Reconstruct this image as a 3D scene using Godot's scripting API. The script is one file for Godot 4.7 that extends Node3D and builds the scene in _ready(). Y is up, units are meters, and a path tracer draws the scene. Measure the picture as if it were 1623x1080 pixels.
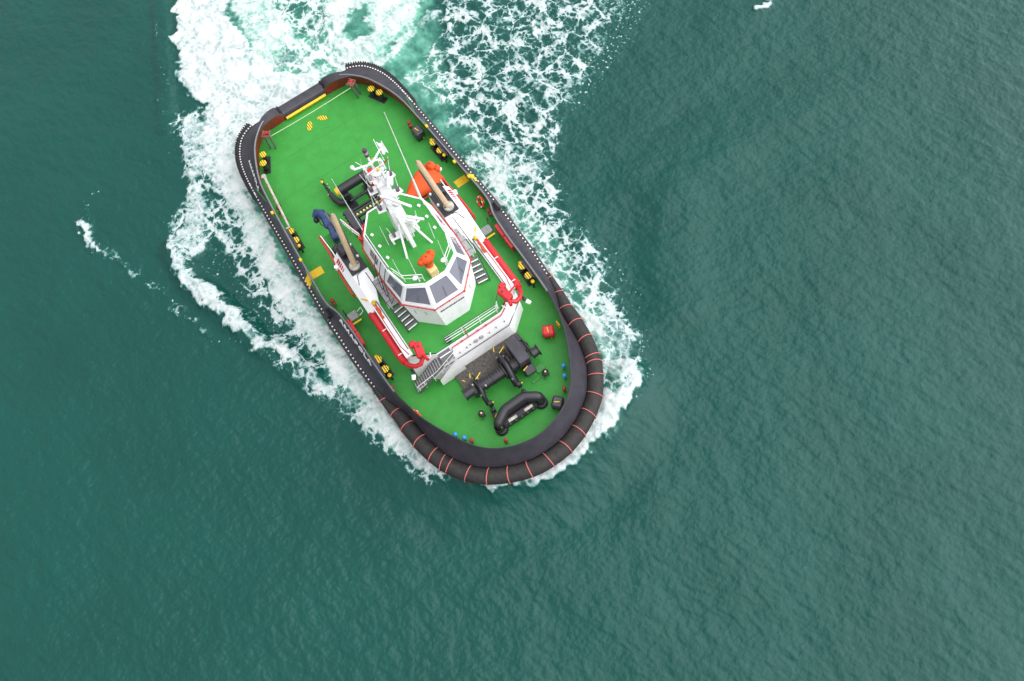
extends Node3D

# ---------------------------------------------------------------- mesh helper
class MB:
	var v := PackedVector3Array()
	var n := PackedVector3Array()
	func tri(a: Vector3, b: Vector3, c: Vector3, na: Vector3, nb: Vector3, nc: Vector3) -> void:
		if (b - a).cross(c - a).dot(na + nb + nc) > 0.0:
			v.append(a); v.append(c); v.append(b); n.append(na); n.append(nc); n.append(nb)
		else:
			v.append(a); v.append(b); v.append(c); n.append(na); n.append(nb); n.append(nc)
	func ftri(a: Vector3, b: Vector3, c: Vector3, outw: Vector3) -> void:
		var m := (b - a).cross(c - a)
		if m.length_squared() < 1e-14: return
		m = m.normalized()
		if m.dot(outw) < 0.0: m = -m
		tri(a, b, c, m, m, m)
	func quad(a: Vector3, b: Vector3, c: Vector3, d: Vector3, outw: Vector3) -> void:
		ftri(a, b, c, outw); ftri(a, c, d, outw)
	# chamfered box
	func box(c: Vector3, s: Vector3, b := Basis.IDENTITY, ch := 0.0) -> MB:
		var h := s * 0.5
		var k: float = min(ch, min(h.x, min(h.y, h.z)) * 0.45)
		if k <= 0.0:
			for ax in 3:
				for sg in [-1.0, 1.0]:
					var d := Vector3.ZERO; d[ax] = sg
					var e := Vector3.ZERO; e[(ax + 1) % 3] = 1.0
					var f := Vector3.ZERO; f[(ax + 2) % 3] = 1.0
					var o: Vector3 = d * h; e *= h; f *= h
					quad(c + b * (o - e - f), c + b * (o + e - f), c + b * (o + e + f), c + b * (o - e + f), b * d)
			return self
		# three vertices per corner, one on each face
		var cor := {}
		for sx in [-1, 1]:
			for sy in [-1, 1]:
				for sz in [-1, 1]:
					var q := Vector3(sx, sy, sz)
					var p := q * h
					var l := []
					for ax in 3:
						var r := p
						for o in 3:
							if o != ax: r[o] -= q[o] * k
						l.append(c + b * r)
					cor[Vector3i(sx, sy, sz)] = l
					ftri(l[0], l[1], l[2], b * q)
		for ax in 3:
			var a1 := (ax + 1) % 3
			var a2 := (ax + 2) % 3
			for sg in [-1, 1]:
				var ps := []
				for t in [[-1, -1], [1, -1], [1, 1], [-1, 1]]:
					var kk := Vector3i.ZERO; kk[ax] = sg; kk[a1] = t[0]; kk[a2] = t[1]
					ps.append(cor[kk][ax])
				var d := Vector3.ZERO; d[ax] = sg
				quad(ps[0], ps[1], ps[2], ps[3], b * d)
			for t in [[-1, -1], [1, -1], [1, 1], [-1, 1]]:
				var k0 := Vector3i.ZERO; k0[ax] = -1; k0[a1] = t[0]; k0[a2] = t[1]
				var k1 := k0; k1[ax] = 1
				var d2 := Vector3.ZERO; d2[a1] = t[0]; d2[a2] = t[1]
				quad(cor[k0][a1], cor[k1][a1], cor[k1][a2], cor[k0][a2], b * d2)
		return self
	func frame(d: Vector3) -> Basis:
		var u := Vector3.UP if abs(d.y) < 0.9 else Vector3.RIGHT
		var a := u.cross(d).normalized()
		return Basis(a, d.cross(a).normalized(), d)
	func cyl(p0: Vector3, p1: Vector3, r0: float, r1 := -1.0, seg := 12, caps := true) -> MB:
		if r1 < 0.0: r1 = r0
		var d := (p1 - p0).normalized()
		var f := frame(d)
		var sl: float = (r0 - r1) / max(1e-5, p0.distance_to(p1))
		for i in seg:
			var a0 := TAU * i / seg
			var a1 := TAU * (i + 1) / seg
			var u0: Vector3 = f.x * cos(a0) + f.y * sin(a0)
			var u1: Vector3 = f.x * cos(a1) + f.y * sin(a1)
			var n0: Vector3 = (u0 + d * sl).normalized()
			var n1: Vector3 = (u1 + d * sl).normalized()
			tri(p0 + u0 * r0, p0 + u1 * r0, p1 + u1 * r1, n0, n1, n1)
			tri(p0 + u0 * r0, p1 + u1 * r1, p1 + u0 * r1, n0, n1, n0)
			if caps:
				tri(p0, p0 + u1 * r0, p0 + u0 * r0, -d, -d, -d)
				tri(p1, p1 + u0 * r1, p1 + u1 * r1, d, d, d)
		return self
	# swept round tube; r is a number or an array of radii; flat = [across, up] scale
	func tube(pts: Array, r, seg := 8, closed := false, sx := 1.0, sy := 1.0) -> MB:
		var m := pts.size()
		var rings := []
		var nrm := []
		var cnt := m
		for i in cnt:
			var a: Vector3 = pts[(i - 1 + m) % m] if (closed or i > 0) else pts[i]
			var b: Vector3 = pts[(i + 1) % m] if (closed or i < m - 1) else pts[i]
			var f := frame((b - a).normalized())
			var rr: float = r[i] if r is Array else r
			var ring := []
			var rn := []
			for j in seg:
				var t := TAU * j / seg
				var u: Vector3 = f.x * cos(t) * sx + f.y * sin(t) * sy
				ring.append(pts[i] + u * rr)
				rn.append((f.x * cos(t) * sy + f.y * sin(t) * sx).normalized())
			rings.append(ring); nrm.append(rn)
		for i in (m if closed else m - 1):
			var k := (i + 1) % m
			for j in seg:
				var l := (j + 1) % seg
				tri(rings[i][j], rings[i][l], rings[k][l], nrm[i][j], nrm[i][l], nrm[k][l])
				tri(rings[i][j], rings[k][l], rings[k][j], nrm[i][j], nrm[k][l], nrm[k][j])
		if not closed:
			for e in [0, m - 1]:
				var dd: Vector3 = (pts[0] - pts[1]).normalized() if e == 0 else (pts[m - 1] - pts[m - 2]).normalized()
				for j in seg:
					tri(pts[e], rings[e][j], rings[e][(j + 1) % seg], dd, dd, dd)
		return self
	# polygon in x,z raised from y0 to y1
	func prism(poly: Array, y0: float, y1: float, top := true, bottom := true) -> MB:
		var pp := PackedVector2Array()
		var cc := Vector2.ZERO
		for p in poly: pp.append(p); cc += p
		cc /= poly.size()
		var ids := Geometry2D.triangulate_polygon(pp)
		for i in range(0, ids.size(), 3):
			var a := pp[ids[i]]; var b := pp[ids[i + 1]]; var c := pp[ids[i + 2]]
			if top: ftri(Vector3(a.x, y1, a.y), Vector3(b.x, y1, b.y), Vector3(c.x, y1, c.y), Vector3.UP)
			if bottom: ftri(Vector3(a.x, y0, a.y), Vector3(b.x, y0, b.y), Vector3(c.x, y0, c.y), Vector3.DOWN)
		var ar := 0.0
		for i in pp.size():
			ar += pp[i].cross(pp[(i + 1) % pp.size()])
		for i in pp.size():
			var a := pp[i]; var b := pp[(i + 1) % pp.size()]
			var e := b - a
			var o := Vector3(e.y, 0, -e.x) * signf(ar)
			quad(Vector3(a.x, y0, a.y), Vector3(b.x, y0, b.y), Vector3(b.x, y1, b.y), Vector3(a.x, y1, a.y), o)
		return self
	# grid of rows of points; smooth normals; side = which way is out (a point inside)
	func loft(rows: Array, inside: Vector3, smooth := true, wrap := false) -> MB:
		var nr := rows.size()
		var nc: int = rows[0].size()
		var nm := []
		for i in nr:
			var l := []
			for j in nc:
				var jp: Vector3 = rows[i][(j + 1) % nc] if (wrap or j < nc - 1) else rows[i][j]
				var jm: Vector3 = rows[i][(j - 1 + nc) % nc] if (wrap or j > 0) else rows[i][j]
				var ip: Vector3 = rows[min(i + 1, nr - 1)][j]
				var im: Vector3 = rows[max(i - 1, 0)][j]
				var q := (jp - jm).cross(ip - im).normalized()
				if q.dot(rows[i][j] - inside) < 0.0: q = -q
				l.append(q)
			nm.append(l)
		for i in nr - 1:
			for j in (nc if wrap else nc - 1):
				var k := (j + 1) % nc
				if smooth:
					tri(rows[i][j], rows[i][k], rows[i + 1][k], nm[i][j], nm[i][k], nm[i + 1][k])
					tri(rows[i][j], rows[i + 1][k], rows[i + 1][j], nm[i][j], nm[i + 1][k], nm[i + 1][j])
				else:
					quad(rows[i][j], rows[i][k], rows[i + 1][k], rows[i + 1][j], (rows[i][j] + rows[i + 1][k]) * 0.5 - inside)
		return self
	func lathe(c: Vector3, prof: Array, seg := 14, b := Basis.IDENTITY) -> MB:
		for i in prof.size() - 1:
			var p0: Vector2 = prof[i]; var p1: Vector2 = prof[i + 1]
			var e := p1 - p0
			var nn := Vector2(e.y, -e.x).normalized()
			for j in seg:
				var a0 := TAU * j / seg
				var a1 := TAU * (j + 1) / seg
				var u0 := Vector3(cos(a0), 0, sin(a0)); var u1 := Vector3(cos(a1), 0, sin(a1))
				var q00 := c + b * (u0 * p0.x + Vector3.UP * p0.y); var q01 := c + b * (u1 * p0.x + Vector3.UP * p0.y)
				var q10 := c + b * (u0 * p1.x + Vector3.UP * p1.y); var q11 := c + b * (u1 * p1.x + Vector3.UP * p1.y)
				var n0 := b * (u0 * nn.x + Vector3.UP * nn.y); var n1 := b * (u1 * nn.x + Vector3.UP * nn.y)
				tri(q00, q01, q11, n0, n1, n1)
				tri(q00, q11, q10, n0, n1, n0)
		return self
	func ball(c: Vector3, r: Vector3, nu := 12, nv := 8, rough := 0.0, sd := 1) -> MB:
		var fn := FastNoiseLite.new(); fn.seed = sd; fn.frequency = 1.6
		var rows := []
		for i in nv + 1:
			var t := PI * i / nv
			var l := []
			for j in nu:
				var a := TAU * j / nu
				var d := Vector3(sin(t) * cos(a), cos(t), sin(t) * sin(a))
				l.append(c + d * r * (1.0 + rough * fn.get_noise_3dv(d * 1.5)))
			rows.append(l)
		return loft(rows, c, true, true)
	func quad_cap(l: Array) -> MB:
		var c := Vector3.ZERO
		for p in l: c += p
		c /= l.size()
		for i in l.size() - 1: ftri(c, l[i], l[i + 1], Vector3.RIGHT)
		ftri(c, l[l.size() - 1], l[0], Vector3.RIGHT)
		return self
	func text(s: String, h: float, b: Basis, at: Vector3, depth := 0.01) -> MB:
		var tm := TextMesh.new(); tm.text = s; tm.font_size = 64; tm.pixel_size = h / 46.0; tm.depth = depth
		var f := SystemFont.new(); f.font_names = PackedStringArray(["Droid Sans"]); f.font_weight = 700; tm.font = f
		for k in tm.get_surface_count():
			var ar := tm.surface_get_arrays(k)
			var vv: PackedVector3Array = ar[Mesh.ARRAY_VERTEX]; var vn: PackedVector3Array = ar[Mesh.ARRAY_NORMAL]
			var ix = ar[Mesh.ARRAY_INDEX]
			if ix == null or ix.size() == 0:
				for i in vv.size(): v.append(at + b * vv[i]); n.append((b * vn[i]).normalized())
			else:
				for i in ix: v.append(at + b * vv[i]); n.append((b * vn[i]).normalized())
		return self
	func mesh() -> ArrayMesh:
		var ar := []; ar.resize(Mesh.ARRAY_MAX)
		ar[Mesh.ARRAY_VERTEX] = v; ar[Mesh.ARRAY_NORMAL] = n
		var m := ArrayMesh.new()
		m.add_surface_from_arrays(Mesh.PRIMITIVE_TRIANGLES, ar)
		return m

# ---------------------------------------------------------------- scene helpers
var used := {}
var M := {}
var TEX := {}
var boat: Node3D
const BOAT_AT := Vector3(-11.6288, 0.0, -21.1264)
const BOAT_TURN := 0.62709

func mb() -> MB: return MB.new()
func V(x: float, y: float, z: float) -> Vector3: return Vector3(x, y, z)
func numbered(called: String) -> String:
	if not used.has(called):
		used[called] = 0
		return called
	used[called] += 1
	return "%s_%03d" % [called, used[called]]
func part(m, called: String, material: Material, parent: Node3D, label := "") -> MeshInstance3D:
	var o := MeshInstance3D.new()
	o.mesh = m.mesh() if m is MB else m
	o.material_override = material
	o.name = called
	o.cast_shadow = GeometryInstance3D.SHADOW_CASTING_SETTING_ON
	parent.add_child(o, true)
	if label != "": o.set_meta("label", label)
	return o
# a thing standing on the boat: place is in the boat's own axes (x to port, z to the bow)
func thing(called: String, label: String, category: String, place: Vector3, turn := 0.0, group := "") -> Node3D:
	var o := Node3D.new(); o.name = numbered(called); add_child(o)
	o.transform = boat.transform * Transform3D(Basis(Vector3.UP, turn), place)
	o.set_meta("label", label); o.set_meta("category", category)
	if group != "": o.set_meta("group", group)
	return o
func sub(called: String, parent: Node3D, place := Vector3.ZERO, b := Basis.IDENTITY) -> Node3D:
	var o := Node3D.new(); o.name = called; parent.add_child(o, true); o.transform = Transform3D(b, place); return o

func lin(r: float, g: float, b: float) -> Color: return Color(r, g, b).linear_to_srgb()
func mat(c: Color, rough := 0.5, tex := "grime", scale := 0.5, bump := 0.0, metal := 0.0) -> StandardMaterial3D:
	var m := StandardMaterial3D.new()
	m.albedo_color = c; m.roughness = rough; m.metallic = metal
	if tex != "":
		m.albedo_texture = TEX[tex]; m.uv1_triplanar = true; m.uv1_world_triplanar = false; m.uv1_scale = Vector3.ONE * scale
	if bump > 0.0:
		m.normal_enabled = true; m.normal_texture = TEX["bump"]; m.normal_scale = bump
	return m
func noise(sd: int, freq: float, oct := 4, type := FastNoiseLite.TYPE_SIMPLEX_SMOOTH) -> FastNoiseLite:
	var f := FastNoiseLite.new(); f.seed = sd; f.frequency = freq; f.noise_type = type; f.fractal_octaves = oct
	f.fractal_type = FastNoiseLite.FRACTAL_FBM if oct > 1 else FastNoiseLite.FRACTAL_NONE
	return f
# grey multiplier texture: mean near `hi`, blotches down to `lo`, with scratches
func grime(sd: int, lo: float, hi: float, power: float, scratches: int, s := 512) -> ImageTexture:
	var a := noise(sd, 0.012, 5).get_seamless_image(s, s)
	var b := noise(sd + 1, 0.09, 3).get_seamless_image(s, s)
	a.convert(Image.FORMAT_L8); b.convert(Image.FORMAT_L8)
	var da := a.get_data(); var db := b.get_data()
	var o := PackedByteArray(); o.resize(s * s)
	for i in s * s:
		var t := clampf(da[i] / 255.0 * 0.65 + db[i] / 255.0 * 0.35, 0.0, 1.0)
		t = pow(t, power)
		o[i] = int(255.0 * lerpf(hi, lo, t))
	var im := Image.create_from_data(s, s, false, Image.FORMAT_L8, o)
	im.convert(Image.FORMAT_RGB8)
	var rg := RandomNumberGenerator.new(); rg.seed = sd
	for k in scratches:
		var p := Vector2(rg.randf() * s, rg.randf() * s)
		var d := Vector2.from_angle(rg.randf() * TAU)
		var g := rg.randf_range(lo * 0.9, 1.0)
		for q in rg.randi_range(8, 60):
			p += d; d = d.rotated(rg.randf_range(-0.1, 0.1))
			im.set_pixel(posmod(int(p.x), s), posmod(int(p.y), s), Color(g, g, g))
	im.generate_mipmaps()
	return ImageTexture.create_from_image(im)
func stripes(c0: Color, c1: Color) -> ImageTexture:
	var im := Image.create(64, 64, false, Image.FORMAT_RGB8)
	for y in 64:
		for x in 64: im.set_pixel(x, y, c0 if (x % 16) < 10 else c1)
	return ImageTexture.create_from_image(im)
func make_materials() -> void:
	TEX["grime"] = grime(11, 0.76, 1.0, 2.0, 220)
	TEX["clean"] = grime(13, 0.88, 1.0, 2.0, 30)
	TEX["deck"] = grime(23, 0.87, 1.0, 1.7, 1000, 1024)
	TEX["rubber"] = grime(37, 0.55, 1.0, 1.2, 500)
	TEX["dirty"] = grime(51, 0.45, 1.0, 1.3, 400)
	var bi := noise(5, 0.03, 4).get_seamless_image(256, 256); bi.convert(Image.FORMAT_RGBA8); bi.bump_map_to_normal_map(3.0)
	TEX["bump"] = ImageTexture.create_from_image(bi)
	M["green"] = mat(lin(0.040, 0.272, 0.041), 0.45, "deck", 0.08, 0.12)
	M["green"].metallic_specular = 0.35
	M["weld"] = mat(lin(0.032, 0.235, 0.034), 0.5, "deck", 0.6)
	M["black"] = mat(lin(0.020, 0.018, 0.024), 0.42, "grime", 0.5)
	M["bulwark"] = mat(lin(0.055, 0.049, 0.064), 0.42, "rubber", 0.2)
	M["rubber"] = mat(lin(0.034, 0.028, 0.026), 0.75, "dirty", 0.45, 0.7)
	M["siderubber"] = mat(lin(0.060, 0.049, 0.045), 0.8, "rubber", 0.5, 0.5)
	M["steel"] = mat(lin(0.20, 0.20, 0.22), 0.4, "grime", 0.6, 0.0, 0.3)
	M["redinner"] = mat(lin(0.25, 0.026, 0.018), 0.5, "grime", 0.5)
	M["white"] = mat(lin(0.86, 0.855, 0.86), 0.38, "clean", 0.25)
	M["offwhite"] = mat(lin(0.66, 0.62, 0.52), 0.5, "dirty", 0.6)
	M["red"] = mat(lin(0.55, 0.012, 0.02), 0.38, "grime", 0.5)
	M["lashing"] = mat(lin(0.60, 0.15, 0.13), 0.8, "grime", 1.5)
	M["yellow"] = mat(lin(0.82, 0.52, 0.004), 0.5, "grime", 0.7)
	M["orange"] = mat(lin(0.72, 0.085, 0.008), 0.75, "grime", 1.2, 0.6)
	M["tan"] = mat(lin(0.78, 0.58, 0.26), 0.7, "grime", 0.8)
	M["exhaust"] = mat(lin(0.62, 0.46, 0.29), 0.45, "grime", 0.5)
	M["grating"] = mat(lin(0.14, 0.125, 0.105), 0.8, "dirty", 0.9)
	M["grey"] = mat(lin(0.36, 0.36, 0.36), 0.6, "grime", 0.7)
	M["darkgrey"] = mat(lin(0.12, 0.12, 0.125), 0.55, "grime", 0.7)
	M["rope"] = mat(lin(0.62, 0.64, 0.42), 0.9, "grime", 2.0)
	M["blue"] = mat(lin(0.03, 0.065, 0.20), 0.45, "dirty", 0.8)
	M["brightblue"] = mat(lin(0.03, 0.30, 0.70), 0.5, "grime", 0.8)
	M["rustred"] = mat(lin(0.42, 0.06, 0.04), 0.6, "dirty", 0.8)
	M["maroon"] = mat(lin(0.10, 0.04, 0.07), 0.4, "", 1.0)
	var g := mat(lin(0.155, 0.155, 0.195), 0.06, "", 1.0); g.metallic_specular = 0.9; M["glass"] = g
	g = StandardMaterial3D.new(); g.albedo_texture = stripes(lin(0.82, 0.54, 0.005), lin(0.015, 0.015, 0.015)); g.roughness = 0.5
	g.uv1_triplanar = true; g.uv1_scale = Vector3.ONE * 2.0; M["hazard"] = g
	M["cloth"] = mat(lin(0.72, 0.71, 0.72), 0.9, "grime", 1.5, 0.8)

# ---------------------------------------------------------------- hull
# rows from the stern to the bow, port half: deck edge x,z | outer top x,z | inner top x,z | height | inner foot x,z
const ROWS := [
	[1.50, -14.50, 1.50, -14.33, 1.52, -13.56, 2.15, 1.55, -13.50],
	[2.15, -14.52, 2.05, -14.08, 2.02, -13.36, 2.62, 2.15, -13.48],
	[2.95, -14.52, 2.90, -13.60, 2.72, -13.06, 2.85, 2.95, -13.40],
	[3.75, -14.42, 3.52, -12.86, 3.42, -12.74, 2.85, 3.62, -13.02],
	[4.58, -13.92, 4.18, -12.00, 4.08, -11.94, 2.82, 4.27, -12.16],
	[5.26, -12.70, 4.72, -10.74, 4.63, -10.70, 2.78, 4.80, -10.85],
	[5.60, -10.90, 5.08, -9.40, 5.00, -9.40, 2.74, 5.16, -9.45],
	[5.74, -8.20, 5.25, -7.60, 5.17, -7.60, 2.70, 5.34, -7.60],
	[5.82, -5.00, 5.40, -5.00, 5.32, -5.00, 2.70, 5.48, -5.00],
	[5.90, -2.50, 5.50, -2.50, 5.42, -2.50, 2.70, 5.57, -2.50],
	[5.96, -0.30, 5.57, -0.10, 5.49, -0.10, 2.70, 5.63, -0.10],
	[5.96, 0.90, 5.30, 0.95, 5.22, 0.95, 2.70, 5.42, 0.95],
	[5.93, 2.50, 5.17, 2.50, 5.09, 2.50, 2.70, 5.30, 2.50],
	[5.88, 4.00, 5.15, 4.00, 5.07, 4.00, 2.70, 5.28, 4.00],
	[5.70, 6.00, 5.08, 6.00, 5.00, 6.00, 2.80, 5.22, 6.00],
	[5.42, 7.10, 4.98, 7.20, 4.91, 7.18, 2.95, 5.10, 7.22],
	[5.08, 8.00, 4.82, 8.00, 4.75, 7.97, 3.15, 4.94, 8.05],
	[4.95, 9.00, 4.60, 8.95, 4.53, 8.92, 3.30, 4.76, 9.03],
	[4.80, 10.10, 4.20, 9.98, 4.14, 9.94, 3.38, 4.46, 10.10],
	[4.45, 11.28, 3.56, 11.25, 3.51, 11.20, 3.40, 3.92, 11.44],
	[3.95, 12.15, 2.95, 12.18, 2.91, 12.12, 3.40, 3.32, 12.42],
	[3.30, 12.90, 2.22, 12.84, 2.19, 12.77, 3.40, 2.58, 13.10],
	[2.20, 13.60, 1.32, 13.28, 1.30, 13.21, 3.40, 1.62, 13.52],
	[1.05, 14.02, 0.56, 13.47, 0.56, 13.40, 3.40, 0.72, 13.72],
	[0.00, 14.12, 0.00, 13.52, 0.00, 13.45, 3.40, 0.00, 13.78],
]
var fine := []
func deck_y(z: float) -> float:
	return 1.7 + 0.55 * pow(clampf((z - 1.0) / 13.0, 0.0, 1.0), 2.0)
func make_fine() -> void:
	for i in ROWS.size() - 1:
		var steps := 4
		for k in steps:
			fine.append(crrow(i, float(k) / steps))
	fine.append(ROWS[ROWS.size() - 1].duplicate())
func crrow(i: int, t: float) -> Array:
	var n := ROWS.size()
	var o := []
	for c in 9:
		var b: float = ROWS[i][c]; var d: float = ROWS[i + 1][c]
		var a: float = ROWS[i - 1][c] if i > 0 else 2.0 * b - d
		var e: float = ROWS[i + 2][c] if i + 2 < n else (2.0 * d - b)
		if i + 2 >= n: e = -ROWS[n - 2][c] if c in [0, 2, 4, 7] else ROWS[n - 2][c]
		o.append(0.5 * (2.0 * b + (d - a) * t + (2.0 * a - 5.0 * b + 4.0 * d - e) * t * t + (3.0 * b - a - 3.0 * d + e) * t * t * t))
	return o
func half_at(z: float) -> float:
	for i in fine.size() - 1:
		if fine[i + 1][8] >= z and fine[i][8] <= z:
			var t: float = (z - fine[i][8]) / max(1e-4, fine[i + 1][8] - fine[i][8])
			return lerpf(fine[i][7], fine[i + 1][7], t)
	return 0.0
# points of the deck edge from a to b (row numbers of `fine`), pushed outward
func edge_path(a: int, b: int, outw: float, y: float, rel := false, s := 1.0, outw_end := -9.0, ramp := 1.0) -> Array:
	var l := []
	for i in range(a, b + 1):
		var r = fine[i]
		var p := Vector2(r[0], r[1])
		var q0 = fine[max(i - 1, 0)]; var q1 = fine[min(i + 1, fine.size() - 1)]
		var t := Vector2(q1[0] - q0[0], q1[1] - q0[1])
		if i == fine.size() - 1: t = Vector2(-1, 0)
		t = t.normalized()
		var ow := outw if outw_end < -8.0 else lerpf(outw, outw_end, clampf(float(i - a) / (float(b - a) * ramp), 0.0, 1.0))
		p += Vector2(t.y, -t.x) * ow
		l.append(V(p.x * s, y + (deck_y(p.y) if rel else 0.0), p.y))
	return l
func mirror_join(l: Array) -> Array:
	var o := l.duplicate()
	for i in range(l.size() - 2, -1, -1): o.append(V(-l[i].x, l[i].y, l[i].z))
	return o
# evenly spaced [point, direction] along a path
func along(path: Array, step: float, first := 0.0) -> Array:
	var o := []
	var acc := -first
	for i in path.size() - 1:
		var a: Vector3 = path[i]; var b: Vector3 = path[i + 1]
		var l := a.distance_to(b)
		while acc <= l:
			if acc >= 0.0: o.append([a.lerp(b, acc / l), (b - a).normalized()])
			acc += step
		acc -= l
	return o

func build_hull() -> void:
	make_fine()
	var nf := fine.size()
	# shell below the deck edge
	var rows := []
	var specs := [[1.0, 0.02, 0.0], [1.0, -0.35, 0.10], [0.985, -0.9, 0.25], [0.95, -1.7, 0.6], [0.85, -3.2, 1.4]]
	for sp in specs:
		var ring := []
		ring.append(V(0, deck_y(-14.5) + sp[1], -14.5 + sp[2]))
		for i in nf:
			var r = fine[i]
			ring.append(V(r[0] * sp[0], deck_y(r[1]) + sp[1] * (1.0 if r[1] < 4.0 else 1.0), r[1] - sp[2] * signf(r[1]) * clampf(abs(r[1]) / 14.0, 0, 1)))
		for i in range(nf - 2, -1, -1):
			var p: Vector3 = ring[i + 1]
			ring.append(V(-p.x, p.y, p.z))
		rows.append(ring)
	part(mb().loft(rows, V(0, 0.5, 0), true, true), "hull", M["bulwark"], boat, "black painted steel hull")
	# deck plating
	var dk := mb()
	var prev := []
	var zs := []
	var z := -13.6
	while z < 13.72: zs.append(z); z += 0.2
	zs.append(13.76)
	for zz in zs:
		var h: float = half_at(clampf(zz, -13.48, 13.77)) + 0.06
		if zz < -13.3: h = lerpf(3.25, 3.0, clampf((-13.3 - zz) / 0.3, 0, 1))
		var l := []
		for k in 9: l.append(V(lerpf(-h, h, k / 8.0), deck_y(zz), zz))
		prev.append(l)
	dk.loft(prev, V(0, -20, 0), false)
	var deck := part(dk, "deck", M["green"], boat, "green painted main deck")
	# weld seams of the deck plates
	for zz in [-10.9, -8.3, 8.9, 10.9]:
		var hh := half_at(zz) - 0.15
		part(mb().box(V(0, deck_y(zz) + 0.002, zz), V(hh * 2.0, 0.012, 0.03)), "weld_seam", M["weld"], deck)
	for xx in [-1.9, 1.4]:
		part(mb().box(V(xx, 1.702, -9.6), V(0.03, 0.012, 7.0)), "weld_seam", M["weld"], deck)
	# bulwark, one plate each side from the stern wing to the bow
	var bo := mb(); var bi := mb()
	for s in [1.0, -1.0]:
		var a := []; var b := []; var c := []; var d := []; var mid := []
		for r in fine:
			var yb := deck_y(r[1])
			a.append(V(r[0] * s, yb, r[1])); b.append(V(r[2] * s, r[6], r[3])); c.append(V(r[4] * s, r[6], r[5])); d.append(V(r[7] * s, deck_y(r[8]), r[8]))
			var f := lerpf(0.72, 0.5, clampf((r[1] - 5.0) / 2.5, 0, 1)); var g := lerpf(0.36, 0.5, clampf((r[1] - 5.0) / 2.5, 0, 1))
			mid.append(V(lerpf(r[0], r[2], f) * s, lerpf(yb, r[6], g), lerpf(r[1], r[3], f)))
		bo.loft([a, mid, b], V(0, 1.0, 0)); bo.loft([b, c], V(0, -30, 0), false)
		for i in c.size() - 1: bi.quad(c[i], c[i + 1], d[i + 1], d[i], V(0, 1.5, (c[i].z) * 0.8) - c[i])
	var bw := part(bo, "bulwark", M["bulwark"], boat, "black bulwark leaning inward round the deck")
	part(bi, "bulwark_lining", M["redinner"], bw, "red inner face of the bulwark")
	# low rounded stern sill with a yellow inner edge
	var pr := [[-14.52, 1.55], [-14.48, 1.85], [-14.36, 2.12], [-14.2, 2.2], [-13.75, 2.2], [-13.58, 2.1], [-13.5, 1.72]]
	var sl := []
	for xx in [-1.62, -1.5, 1.5, 1.62]:
		var l := []
		for p in pr: l.append(V(xx, p[1] + (0.14 if abs(xx) > 1.55 else 0.0), p[0] - (0.05 if abs(xx) > 1.55 and p[0] < -14 else 0.0)))
		sl.append(l)
	part(mb().loft(sl, V(0, 1.2, -13.95)), "stern_sill", M["bulwark"], boat, "wide rounded black sill across the stern")
	part(mb().box(V(0, 1.82, -13.46), V(2.95, 0.34, 0.16), Basis(Vector3.RIGHT, 0.5), 0.02), "sill_edge", M["yellow"], boat, "yellow painted edge along the stern sill")
	# grey top rail
	for s in [1.0, -1.0]:
		var l := []
		for i in range(8, 60):
			var r = fine[i]; l.append(V((r[2] + r[4]) * 0.5 * s, r[6] + 0.01, (r[3] + r[5]) * 0.5))
		part(mb().tube(l, 0.055, 8), "top_rail", M["steel"], bw)
		l = []
		for i in range(59, nf):
			var r = fine[i]; l.append(V((r[2] + r[4]) * 0.5 * s, r[6] + 0.005, (r[3] + r[5]) * 0.5))
		part(mb().tube(l, 0.03, 6), "top_edge", M["black"], bw)
	# fenders --------------------------------------------------------------
	# side rubbers
	for s in [1.0, -1.0]:
		var pth := edge_path(24, 61, 0.03, 1.36, false, s)
		for i in pth.size(): pth[i].y += 0.0
		var sf := part(mb().tube(pth, 0.24, 12, false, 0.9, 1.0), "side_fender", M["siderubber"], boat, "worn grey brown rubber fender along the side")
		var dots := mb()
		for q in along(edge_path(24, 61, 0.05, 1.60, false, s), 0.27, 0.1):
			dots.box(q[0], V(0.085, 0.05, 0.085), Basis.looking_at(q[1], Vector3.UP), 0.015)
		var db := part(dots, "bolt_heads", M["white"], sf, "row of small white bolt caps"); db.set_meta("kind", "stuff")
		part(mb().tube(edge_path(24, 61, -0.10, 1.64, false, s), 0.05, 6, false, 2.2, 0.6), "fender_flange", M["bulwark"], sf)
	# ribbed stern quarter fenders
	for s in [1.0, -1.0]:
		var path := edge_path(11, 26, 0.40, 1.32, false, s, 0.03)
		var qf := part(mb().tube(path, 0.28, 10, false, 1.0, 0.9), "quarter_fender", M["rubber"], boat, "thick ribbed black fender round the stern quarter")
		for q in along(path, 0.15, 0.05):
			var bs := Basis.looking_at(q[1], Vector3.UP)
			part(mb().box(q[0], V(0.57, 0.50, 0.085), bs, 0.03), "rib", M["rubber"], qf)
		var dots := mb()
		for q in along(edge_path(11, 26, 0.20, 1.60, false, s, 0.05), 0.2, 0.1):
			dots.box(q[0], V(0.085, 0.05, 0.085), Basis.looking_at(q[1], Vector3.UP), 0.015)
		var db := part(dots, "bolt_heads", M["white"], qf, "row of small white bolt caps"); db.set_meta("kind", "stuff")
		part(mb().tube(edge_path(11, 26, 0.10, 1.56, false, s, -0.02), 0.10, 6, false, 2.0, 0.5), "fender_flange", M["bulwark"], qf)
	# round bow fender with red rope lashings
	var half := edge_path(55, nf - 1, 0.06, -0.22, true, 1.0, 0.42, 0.26)
	half[half.size() - 1].x = 0.0
	var bp := mirror_join(half)
	var rad := []
	for i in bp.size():
		var e: int = min(i, bp.size() - 1 - i)
		rad.append(lerpf(0.20, 0.44, smoothstep(0.0, 11.0, e)))
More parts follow.
